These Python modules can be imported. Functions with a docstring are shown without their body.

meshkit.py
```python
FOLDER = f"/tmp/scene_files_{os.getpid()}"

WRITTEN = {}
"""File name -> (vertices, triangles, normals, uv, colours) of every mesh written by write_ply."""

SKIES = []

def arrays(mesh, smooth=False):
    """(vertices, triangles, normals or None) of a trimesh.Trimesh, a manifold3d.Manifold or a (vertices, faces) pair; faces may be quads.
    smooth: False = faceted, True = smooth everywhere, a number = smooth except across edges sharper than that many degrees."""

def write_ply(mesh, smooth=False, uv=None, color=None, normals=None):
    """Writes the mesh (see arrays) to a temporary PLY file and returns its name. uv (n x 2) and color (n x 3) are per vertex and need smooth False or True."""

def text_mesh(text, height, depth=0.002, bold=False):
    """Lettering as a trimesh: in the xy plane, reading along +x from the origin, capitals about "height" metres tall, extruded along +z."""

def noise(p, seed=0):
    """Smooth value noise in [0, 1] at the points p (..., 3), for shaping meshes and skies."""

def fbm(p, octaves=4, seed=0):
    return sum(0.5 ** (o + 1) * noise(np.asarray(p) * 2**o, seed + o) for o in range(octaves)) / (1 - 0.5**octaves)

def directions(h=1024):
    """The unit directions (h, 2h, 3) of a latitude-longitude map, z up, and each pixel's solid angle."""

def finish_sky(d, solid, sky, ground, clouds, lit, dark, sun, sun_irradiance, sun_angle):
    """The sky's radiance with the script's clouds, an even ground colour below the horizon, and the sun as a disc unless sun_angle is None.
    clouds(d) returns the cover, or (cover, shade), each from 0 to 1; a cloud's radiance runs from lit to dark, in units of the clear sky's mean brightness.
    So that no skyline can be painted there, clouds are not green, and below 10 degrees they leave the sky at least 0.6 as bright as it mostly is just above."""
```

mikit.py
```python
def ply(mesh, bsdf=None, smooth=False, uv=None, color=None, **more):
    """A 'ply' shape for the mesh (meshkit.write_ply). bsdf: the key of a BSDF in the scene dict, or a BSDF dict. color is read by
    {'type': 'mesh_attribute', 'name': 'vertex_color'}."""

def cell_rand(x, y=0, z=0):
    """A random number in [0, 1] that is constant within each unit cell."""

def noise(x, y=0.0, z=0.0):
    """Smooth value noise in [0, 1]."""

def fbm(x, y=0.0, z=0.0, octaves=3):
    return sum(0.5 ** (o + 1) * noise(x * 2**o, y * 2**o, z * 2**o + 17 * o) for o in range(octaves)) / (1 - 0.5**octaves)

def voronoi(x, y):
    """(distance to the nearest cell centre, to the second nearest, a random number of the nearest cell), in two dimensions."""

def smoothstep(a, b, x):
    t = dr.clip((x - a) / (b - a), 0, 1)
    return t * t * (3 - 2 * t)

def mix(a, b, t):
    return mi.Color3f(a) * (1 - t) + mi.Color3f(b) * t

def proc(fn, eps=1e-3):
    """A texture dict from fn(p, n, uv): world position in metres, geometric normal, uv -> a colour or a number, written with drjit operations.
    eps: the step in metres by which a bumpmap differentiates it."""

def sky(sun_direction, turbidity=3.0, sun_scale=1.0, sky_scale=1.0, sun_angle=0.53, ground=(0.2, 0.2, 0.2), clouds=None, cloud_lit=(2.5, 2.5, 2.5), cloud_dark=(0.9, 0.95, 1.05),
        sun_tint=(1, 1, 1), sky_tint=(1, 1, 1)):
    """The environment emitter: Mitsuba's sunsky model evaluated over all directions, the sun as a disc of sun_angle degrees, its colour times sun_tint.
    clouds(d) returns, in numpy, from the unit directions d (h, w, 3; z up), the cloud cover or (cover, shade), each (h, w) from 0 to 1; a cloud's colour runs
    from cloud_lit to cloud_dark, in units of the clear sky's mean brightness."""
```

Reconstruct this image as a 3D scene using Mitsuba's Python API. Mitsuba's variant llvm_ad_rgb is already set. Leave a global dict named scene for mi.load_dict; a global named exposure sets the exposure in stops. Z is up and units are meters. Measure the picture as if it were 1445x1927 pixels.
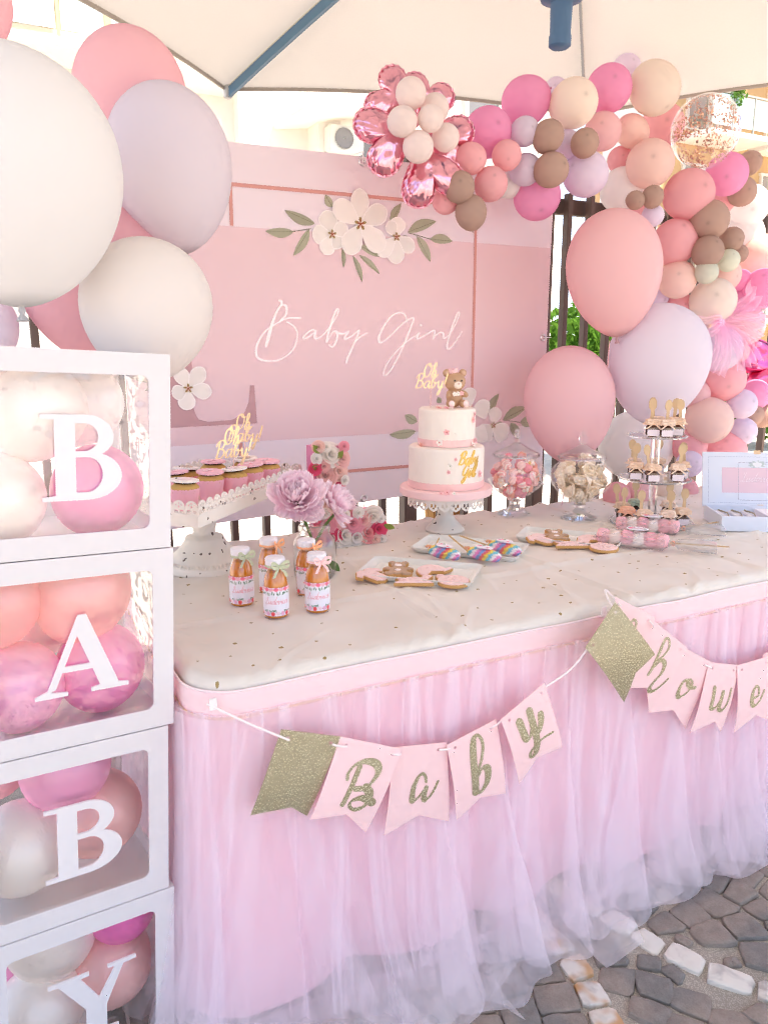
import math, numpy as np, trimesh, mitsuba as mi, drjit as dr, mikit, meshkit
import manifold3d as m3
from shapely.geometry import Polygon, LineString, Point, box as sbox
from shapely.ops import unary_union
from mikit import noise as nz, fbm as fb, smoothstep as sst, mix as mx, cell_rand as cr, voronoi as vor
T4 = mi.ScalarTransform4f
rng = np.random.default_rng(7)
scene, labels = {}, {}
# ------------------------------------------------------------------ camera, sky, exposure
CAM = np.array([0, 0, 1.28]); TILT, HEAD = math.radians(12.4), math.radians(27)
fwd = np.array([math.sin(HEAD) * math.cos(TILT), math.cos(HEAD) * math.cos(TILT), -math.sin(TILT)])
scene['camera'] = {'type': 'perspective', 'fov': 53.07, 'fov_axis': 'x', 'near_clip': 0.02, 'far_clip': 400.0,
                   'to_world': T4().look_at(origin=CAM.tolist(), target=(CAM + fwd).tolist(), up=[0, 0, 1])}
SUN = np.array([0.46, -0.52, 1.5])
scene['sky'] = mikit.sky(SUN.tolist(), turbidity=3.5, clouds=lambda d: meshkit.fbm(d * 2.2, 3, 4) ** 2 * 1.1, sky_tint=(1.03, 0.985, 1.0), sun_tint=(1.0, 0.975, 0.985))
exposure = 3.12
# ------------------------------------------------------------------ colours (base colours of the things)
COL = dict(hot=(.90, .40, .64), cream=(.91, .82, .74), lav=(.82, .73, .86), blush=(.90, .60, .62), peach=(.92, .70, .64), coral=(.90, .51, .54), mocha=(.55, .385, .32),
           white=(.91, .89, .88), mint=(.76, .78, .66), peachpink=(.92, .62, .63), lavwhite=(.86, .80, .87), rose=(.91, .62, .65), greylav=(.80, .74, .79), pinkc=(.90, .57, .61),
           rosed=(.84, .50, .55), creamw=(.89, .85, .81), bigwhite=(.87, .86, .845), pearl=(.91, .82, .79))
# ------------------------------------------------------------------ materials
VC = {'type': 'mesh_attribute', 'name': 'vertex_color'}
def pr(**k): return {'type': 'twosided', 'b': {'type': 'principled', 'base_color': VC, **k}}
MAT = {}
def mat(n, d): MAT[n] = n; scene['m_' + n] = d
mat('matte', pr(roughness=.75, specular=.25))
mat('satin', pr(roughness=.42, specular=.45))
mat('gloss', pr(roughness=.14, specular=.5))
mat('fabric', pr(roughness=.8, specular=.15, sheen=.5))
mat('balloon', {'type': 'principledthin', 'base_color': VC, 'roughness': .30, 'diff_trans': .55, 'eta': 1.42})
mat('pearl', pr(roughness=.34, specular=.6, clearcoat=1.0, clearcoat_gloss=.96))
mat('petal', {'type': 'principledthin', 'base_color': VC, 'roughness': .6, 'diff_trans': .7, 'eta': 1.3})
mat('leaf', {'type': 'principledthin', 'base_color': VC, 'roughness': .5, 'diff_trans': .8, 'eta': 1.4})
mat('foil', {'type': 'twosided', 'b': {'type': 'principled', 'base_color': VC, 'roughness': .13, 'metallic': 1.0}})
mat('gold', {'type': 'twosided', 'b': {'type': 'principled', 'base_color': VC, 'roughness': .32, 'metallic': 1.0}})
mat('glass', {'type': 'dielectric', 'int_ior': 1.5})
mat('pane', {'type': 'thindielectric', 'int_ior': 1.5})
def crinkle(p, n, uv):
    return 0.0034 * fb(p.x * 13, p.y * 13 + p.x * 5, p.z * 18, 3)
mat('film', {'type': 'bumpmap', 'arbitrary': mikit.proc(crinkle, 2e-3), 'scale': 1.0, 'b': {'type': 'thindielectric', 'int_ior': 1.75}})
def tull(p, n, uv):
    return .16 + .20 * nz(p.x * 60 + 5, p.y * 60, p.z * 14) + .10 * nz(p.x * 240, p.y * 240, p.z * 240)
mat('tulle', {'type': 'mask', 'opacity': mikit.proc(tull), 'b': {'type': 'principledthin', 'base_color': VC, 'roughness': .8, 'diff_trans': .7, 'eta': 1.2}})
mat('cello', {'type': 'blendbsdf', 'weight': .12, 'a': {'type': 'thindielectric', 'int_ior': 1.55}, 'b': {'type': 'twosided', 'b': {'type': 'principled', 'base_color': {'type': 'rgb', 'value': [.9, .88, .86]}, 'roughness': .3}}})
def canv(p, n, uv):
    w = nz(p.x * 420, p.y * 420, p.z * 420) * .08 + fb(p.x * 3, p.y * 3, p.z * 3) * .07
    return mx((.59, .575, .54), (.52, .50, .465), w * 4)
def canvb(p, n, uv): return .010 * fb(p.x * 3.2, p.y * 3.2, p.z * 3, 3) + .0004 * nz(p.x * 300, p.y * 300, p.z * 300)
mat('canopy', {'type': 'bumpmap', 'arbitrary': mikit.proc(canvb, 3e-3), 'scale': 1.0, 'b': {'type': 'principledthin', 'base_color': mikit.proc(canv), 'roughness': .8, 'diff_trans': .34, 'eta': 1.3}})
def clothc(p, n, uv):
    s = 15.0
    x, y = p.x * s, p.y * s * 1.0
    cx, cy = dr.floor(x), dr.floor(y)
    ox, oy = .2 + .6 * cr(cx, cy, 3), .2 + .6 * cr(cx, cy, 4)
    d = dr.sqrt(dr.square(x - cx - ox) + dr.square(y - cy - oy)) / s
    r = .0022 + .0026 * cr(cx, cy, 5)
    keep = dr.select(cr(cx, cy, 6) > .35, 1.0, 0.0)
    dot = keep * (1 - sst(r - .0006, r + .0006, d))
    b = mx((.775, .74, .675), (.66, .61, .54), fb(p.x * 7, p.y * 9, p.z * 7))
    return mx(b, (.33, .24, .10), dot)
def clothb(p, n, uv):
    a = p.x * 1.0 + .12 * fb(p.x * 4, p.y * 4, 2.)
    return .007 * fb(p.x * 22 + 3, p.y * 13, p.z * 30, 4) + .0012 * fb(p.x * 90, p.y * 60, p.z * 60, 2)
mat('cloth', {'type': 'twosided', 'b': {'type': 'bumpmap', 'arbitrary': mikit.proc(clothb, 2e-3), 'scale': 1.0, 'b': {'type': 'principled', 'base_color': mikit.proc(clothc), 'roughness': .5, 'specular': .35}}})
def stone(p, n, uv):
    g = fb(p.x * 60, p.y * 60, p.z * 60, 4)
    sp = nz(p.x * 420, p.y * 420, p.z * 420)
    return .72 + .5 * g + .22 * (sp - .5)
def stonec(p, n, uv):
    h = nz(p.x * 11 + 4, p.y * 11, 1.)
    return mx((.195, .187, .175), (.27, .232, .20), sst(.3, .7, h)) * stone(p, n, uv)
def stoneb(p, n, uv): return .0055 * fb(p.x * 60, p.y * 60, p.z * 60, 4)
mat('stone', {'type': 'bumpmap', 'arbitrary': mikit.proc(stoneb, 1.5e-3), 'scale': 1.0, 'b': {'type': 'principled', 'base_color': mikit.proc(stonec), 'roughness': .68, 'specular': .35}})
def marb(p, n, uv):
    v = fb(p.x * 26, p.y * 26 + fb(p.x * 14, p.y * 14, 3.) * 2, p.z * 20, 4)
    c = mx((.66, .64, .58), (.40, .39, .36), sst(.5, .8, v))
    rust = sst(.44, .60, fb(p.x * 15 + 7, p.y * 15 + 2, .5, 3)) * sst(1.06, .98, p.x)
    return mx(c, (.46, .23, .06), rust * .85)
mat('marble', {'type': 'bumpmap', 'arbitrary': mikit.proc(stoneb, 1.5e-3), 'scale': .6, 'b': {'type': 'principled', 'base_color': mikit.proc(marb), 'roughness': .5, 'specular': .4}})
def grout(p, n, uv):
    a = nz(p.x * 520, p.y * 520, 1.)
    return mx((.30, .275, .235), (.43, .40, .34), sst(.35, .9, a)) * (.75 + .5 * fb(p.x * 9, p.y * 9, 2.))
def groutb(p, n, uv): return .0012 * fb(p.x * 160, p.y * 160, 1., 3)
mat('grout', {'type': 'bumpmap', 'arbitrary': mikit.proc(groutb, 1e-3), 'scale': 1.0, 'b': {'type': 'principled', 'base_color': mikit.proc(grout), 'roughness': .85}})
def yard(p, n, uv):
    return mx((.46, .44, .41), (.36, .34, .31), fb(p.x * .9, p.y * 5, 1., 4)) * (.9 + .2 * nz(p.x * 40, p.y * 40, 1.))
mat('yard', {'type': 'principled', 'base_color': mikit.proc(yard), 'roughness': .85})
def glit(p, n, uv):
    a = cr(p.x * 900, p.y * 900, p.z * 900); b = cr(p.x * 900 + 9, p.y * 900, p.z * 900)
    c = mx((.20, .17, .09), (.50, .44, .27), a)
    return mx(c, (.95, .92, .72), dr.select(b > .90, 1., 0.))
mat('glitter', {'type': 'twosided', 'b': {'type': 'principled', 'base_color': mikit.proc(glit), 'roughness': .45, 'metallic': .35, 'specular': .6}})
def paintw(p, n, uv):
    d = sst(.745, .765, fb(p.x * 75 + 1, p.y * 75, p.z * 75, 2))
    return mx(mx((.80, .765, .69), (.70, .665, .59), fb(p.x * 12, p.y * 12, p.z * 12)), (.14, .11, .09), d)
mat('oldpaint', {'type': 'twosided', 'b': {'type': 'principled', 'base_color': mikit.proc(paintw), 'roughness': .45, 'specular': .4}})
def woodc(p, n, uv):
    return mx((.50, .33, .17), (.36, .21, .10), fb(p.x * 30, p.y * 30, p.z * 6, 3))
mat('darkwood', {'type': 'principled', 'base_color': mikit.proc(lambda p, n, uv: mx((.085, .058, .048), (.15, .105, .085), fb(p.x * 45, p.y * 45, p.z * 5, 3))), 'roughness': .5, 'specular': .4})
def plast(p, n, uv):
    return mx((.80, .76, .70), (.68, .63, .56), fb(p.x * 1.3, p.y * 1.3, p.z * .6, 4))
mat('plaster', {'type': 'principled', 'base_color': mikit.proc(plast), 'roughness': .85})
mat('ochre', {'type': 'principled', 'base_color': mikit.proc(lambda p, n, uv: mx((.66, .44, .22), (.54, .34, .16), fb(p.x * 1.1, p.y * 1.1, p.z * .5, 4))), 'roughness': .85})
def vinylb(p, n, uv): return .006 * fb(p.x * 5, p.z * 6, p.y, 3)
mat('vinyl', {'type': 'twosided', 'b': {'type': 'bumpmap', 'arbitrary': mikit.proc(vinylb, 4e-3), 'scale': 1.0, 'b': {'type': 'principled', 'base_color': VC, 'roughness': .45, 'specular': .3}}})
# ------------------------------------------------------------------ helpers
used = {}
def name(n, parent=None):
    k = (parent + '__' if parent else '') + n
    i = used.get(k, -1) + 1; used[k] = i
    return k if i == 0 else f'{k}_{i:03d}'
def thing(n, label, cat, group=None):
    k = name(n); labels[k] = {'label': label, 'category': cat}
    if group: labels[k]['group'] = group
    return k
def TM(v, f): return trimesh.Trimesh(np.asarray(v, float), np.asarray(f, int), process=False)
def cat(ms): return trimesh.util.concatenate([TM(*mv(m)) for m in ms])
def mv(m):
    if hasattr(m, 'to_mesh'):
        q = m.to_mesh(); return q.vert_properties[:, :3], q.tri_verts
    return (m.vertices, m.faces) if hasattr(m, 'vertices') else m
def put(key, mesh, mt, color=None, smooth=40, uv=None):
    v, f = mv(mesh); v = np.asarray(v, float); f = np.asarray(f, int)
    percol = color is not None and np.ndim(color) == 2
    if smooth and smooth is not True and not percol:
        m = trimesh.graph.smooth_shade(TM(v, f), angle=math.radians(smooth), facet_minarea=None)
        v, f = np.array(m.vertices), np.array(m.faces); s = True
    else: s = bool(smooth)
    kw = {}
    if scene['m_' + mt] and color is not None: kw['color'] = color if percol else np.tile(np.asarray(color, float), (len(v), 1))
    scene[key] = mikit.ply(TM(v, f), 'm_' + mt, smooth=s, **kw)
    return key
def part(parent, n, mesh, mt, color=None, smooth=40):
    return put(name(n, parent), mesh, mt, color, smooth)
def single(n, label, cat_, mesh, mt, color=None, smooth=40, group=None):
    return put(thing(n, label, cat_, group), mesh, mt, color, smooth)
def M(t=(0, 0, 0), rz=0, rx=0, ry=0, s=1.0):
    a = trimesh.transformations.euler_matrix(math.radians(rx), math.radians(ry), math.radians(rz), 'sxyz')
    a[:3, :3] = a[:3, :3] * np.broadcast_to(s, 3)[None, :]; a[:3, 3] = t
    return a
def frame(o, x, y, z):
    a = np.eye(4); a[:3, 0], a[:3, 1], a[:3, 2], a[:3, 3] = x, y, z, o; return a
def xf(mesh, m):
    v, f = mv(mesh); v = np.asarray(v) @ m[:3, :3].T + m[:3, 3]
    f = np.asarray(f)
    return TM(v, f[:, ::-1] if np.linalg.det(m[:3, :3]) < 0 else f)
def bx(c, s, ch=0.0):
    """box of centre c, size s, chamfered edges"""
    s = np.asarray(s, float)
    if ch <= 0: return xf(trimesh.creation.box(s), M(c))
    h = s / 2; p = []
    for a in range(3):
        e = h.copy() - ch; e[a] = h[a]
        for q in np.ndindex(2, 2, 2): p.append((np.array(q) * 2 - 1) * e)
    return xf(m3.Manifold.hull_points(np.array(p)), M(c))
def lathe(prof, n=36, c=(0, 0, 0), sx=1, sy=1):
    prof = np.asarray(prof, float); a = np.arange(n) * 2 * np.pi / n
    v = np.stack([prof[:, None, 0] * np.cos(a) * sx, prof[:, None, 0] * np.sin(a) * sy, np.repeat(prof[:, 1][:, None], n, 1)], -1).reshape(-1, 3)
    i, j = np.meshgrid(np.arange(len(prof) - 1), np.arange(n), indexing='ij')
    q = np.stack([i * n + j, i * n + (j + 1) % n, (i + 1) * n + (j + 1) % n, (i + 1) * n + j], -1).reshape(-1, 4)
    return TM(v + np.asarray(c), np.vstack([q[:, [0, 1, 2]], q[:, [0, 2, 3]]]))
def sphere(c, r, n=20, m=14):
    t = np.linspace(0, np.pi, m)
    p = np.stack([np.sin(t), -np.cos(t)], 1); p[0, 0] = p[-1, 0] = 1e-4
    return xf(lathe(p, n), M(c, s=r))
def spline(p, k=6):
    p = np.asarray(p, float)
    if len(p) < 3: return p
    q = np.vstack([2 * p[0] - p[1], p, 2 * p[-1] - p[-2]]); o = []
    t = np.arange(k)[:, None] / k
    for i in range(len(p) - 1):
        a, b, c, d = q[i:i + 4]
        o.append(.5 * (2 * b + (c - a) * t + (2 * a - 5 * b + 4 * c - d) * t ** 2 + (3 * b - a - 3 * c + d) * t ** 3))
    return np.vstack(o + [p[-1:]])
def tube(p, r, n=8, cap=True):
    p = np.asarray(p, float); r = np.broadcast_to(r, len(p))
    t = np.gradient(p, axis=0); t /= np.linalg.norm(t, axis=1, keepdims=True) + 1e-12
    a = np.cross(t[0], [0, 0, 1.] if abs(t[0][2]) < .9 else [1., 0, 0]); fr = []
    for k in t:
        a = a - k * (a @ k); a = a / (np.linalg.norm(a) + 1e-12); fr.append((a, np.cross(k, a)))
    g = np.arange(n) * 2 * np.pi / n
    v = np.vstack([p[i] + r[i] * (np.cos(g)[:, None] * fr[i][0] + np.sin(g)[:, None] * fr[i][1]) for i in range(len(p))])
    i, j = np.meshgrid(np.arange(len(p) - 1), np.arange(n), indexing='ij')
    q = np.stack([i * n + j, i * n + (j + 1) % n, (i + 1) * n + (j + 1) % n, (i + 1) * n + j], -1).reshape(-1, 4)
    f = [q[:, [0, 1, 2]], q[:, [0, 2, 3]]]
    if cap:
        b = (len(p) - 1) * n
        f += [np.array([[0, k + 1, k] for k in range(1, n - 1)]), np.array([[b, b + k, b + k + 1] for k in range(1, n - 1)])]
    return TM(v, np.vstack(f))
def gridmesh(P):
    """P (a,b,3) -> sheet"""
    a, b = P.shape[:2]; i, j = np.meshgrid(np.arange(a - 1), np.arange(b - 1), indexing='ij')
    q = np.stack([i * b + j, i * b + j + 1, (i + 1) * b + j + 1, (i + 1) * b + j], -1).reshape(-1, 4)
    return TM(P.reshape(-1, 3), np.vstack([q[:, [0, 1, 2]], q[:, [0, 2, 3]]]))
def subd(mesh, size, most=5):
    m = TM(*mv(mesh))
    for _ in range(most):
        if m.edges_unique_length.max() <= size: break
        m = m.subdivide()
    return np.array(m.vertices), np.array(m.faces)
def extr(poly, d):
    gs = [g for g in getattr(poly, 'geoms', [poly]) if g.area > 1e-9]
    return trimesh.util.concatenate([trimesh.creation.extrude_polygon(g, d, engine='earcut') for g in gs])
def wall(poly, d, y, shift=0):
    """polygon in (X,Z) extruded along -Y from the plane Y=y"""
    m = extr(poly, d); v = np.array(m.vertices)
    return TM(np.stack([v[:, 0], y - v[:, 2], v[:, 1]], 1), np.array(m.faces))
def pen(strokes, thin, thick=None, ang=0.35, k=6):
    """calligraphic strokes -> polygon; the pen is wide on the down strokes"""
    thick = thick or thin; out = []
    for s in strokes:
        p = spline(s, k)
        if len(p) < 2: continue
        t = np.gradient(p, axis=0); L = np.linalg.norm(t, axis=1) + 1e-9
        w = thin + (thick - thin) * np.clip(np.abs(t[:, 1] / L * math.cos(ang) - t[:, 0] / L * math.sin(ang)) * (np.where(t[:, 1] < .25 * L, 1, .35)), 0, 1) ** 1.3
        w = np.convolve(np.pad(w, 2, mode='edge'), np.ones(5) / 5, 'valid')
        for i in range(len(p) - 1):
            out.append(unary_union([Point(p[i]).buffer(w[i] / 2, 4), Point(p[i + 1]).buffer(w[i + 1] / 2, 4)]).convex_hull)
    return unary_union(out).simplify(thin * .05)
GL = dict(
 a=(1.05, [[(.80, .75), (.62, .98), (.35, .93), (.1, .55), (.12, .12), (.3, .0), (.55, .2), (.82, .95)], [(.82, .95), (.76, .45), (.8, .05), (.95, .05), (1.15, .5)]]),
 b=(.9, [[(0, .45), (.3, 1.1), (.5, 1.8), (.38, 2.1), (.2, 1.85), (.12, 1.1), (.14, .35), (.25, .02), (.48, .12), (.66, .55), (.6, .88), (.42, .8), (.55, .68), (.95, .75)]]),
 c=(.72, [[(.62, .8), (.45, .97), (.2, .8), (.1, .4), (.25, .02), (.5, .08), (.85, .5)]]),
 d=(1.0, [[(.65, .85), (.4, .97), (.12, .5), (.2, .05), (.45, .15), (.75, .9), (1.0, 2.0)], [(1.0, 2.0), (.8, .9), (.75, .2), (.85, .02), (1.1, .45)]]),
 e=(.75, [[(.0, .35), (.35, .5), (.58, .75), (.48, .98), (.28, .9), (.1, .5), (.18, .1), (.38, .0), (.6, .15), (.85, .5)]]),
 h=(.95, [[(.0, .4), (.35, 1.2), (.52, 1.8), (.42, 2.08), (.28, 1.9), (.18, 1.1), (.06, 0)], [(.08, .25), (.3, .8), (.5, .98), (.6, .75), (.54, .25), (.62, .02), (.8, .1), (1.0, .45)]]),
 i=(.5, [[(0, .4), (.2, .98), (.15, .3), (.25, 0), (.55, .4)], [(.28, 1.32), (.31, 1.36)]]),
 l=(.5, [[(0, .4), (.35, 1.3), (.48, 1.9), (.36, 2.1), (.2, 1.7), (.12, .5), (.25, 0), (.55, .45)]]),
 o=(.8, [[(.5, .95), (.2, .85), (.08, .4), (.2, .03), (.45, .05), (.64, .5), (.54, .9), (.42, .82), (.55, .68), (.9, .8)]]),
 r=(.65, [[(0, .4), (.2, 1.0), (.26, .85), (.5, .9), (.42, .4), (.5, .02), (.72, .4)]]),
 u=(.95, [[(.05, .9), (.1, .3), (.22, .0), (.44, .15), (.66, .95)], [(.66, .95), (.6, .3), (.7, 0), (1.0, .45)]]),
 v=(.8, [[(.0, .8), (.15, .95), (.24, .3), (.32, 0), (.58, .5), (.68, .95), (.62, .72), (.88, .8)]]),
 y=(.9, [[(.05, .85), (.15, .95), (.2, .5), (.3, .05), (.5, .1), (.78, .95)], [(.78, .95), (.68, .2), (.55, -.6), (.38, -1.0), (.25, -.85), (.4, -.4), (1.0, .3)]]),
 B=(1.2, [[(.35, 1.95), (.3, 1.0), (.15, .0)], [(0, 1.4), (.2, 1.85), (.7, 2.1), (1.0, 1.75), (.8, 1.2), (.4, 1.05), (.9, .95), (1.05, .5), (.75, .05), (.35, 0), (.1, .25)]]),
 G=(1.3, [[(1.0, 1.7), (.75, 2.05), (.35, 1.8), (.1, 1.0), (.3, .35), (.7, .5), (1.05, 1.3)], [(1.05, 1.3), (.95, .4), (.7, -.6), (.4, -.9), (.3, -.5), (.8, .2), (1.3, .5)]]),
 L=(1.1, [[(.2, 1.6), (.35, 2.0), (.6, 1.9), (.5, 1.0), (.3, .2), (.05, .0), (.0, .2), (.3, .15), (.7, -.05), (1.1, .25)]]),
 O=(1.2, [[(.7, 2.0), (.25, 1.7), (.1, .9), (.35, .1), (.8, .2), (1.05, 1.0), (.9, 1.8), (.6, 2.0), (.75, 1.6), (1.2, 1.6)]]))
GL['!'] = (.4, [[(.35, 2.0), (.2, .6)], [(.15, .05), (.17, .09)]])
def script(text, h, slant=.25):
    """strokes of a word in the handwriting alphabet; x-height h/2"""
    x, out = 0, []
    for ch in text:
        if ch == ' ': x += .6; continue
        adv, st = GL[ch]
        for s in st: out.append([((px + x + slant * py) * h / 2, py * h / 2) for px, py in s])
        x += adv
    return out, x * h / 2
def lerp3(a, b, t): return np.asarray(a) * (1 - t) + np.asarray(b) * t
def facing(p):
    """unit frame (right, up, towards the viewer's side) of a thing at p that faces the front of the table"""
    return np.array([1., 0, 0]), np.array([0, 0, 1.]), np.array([0, -1., 0])
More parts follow.
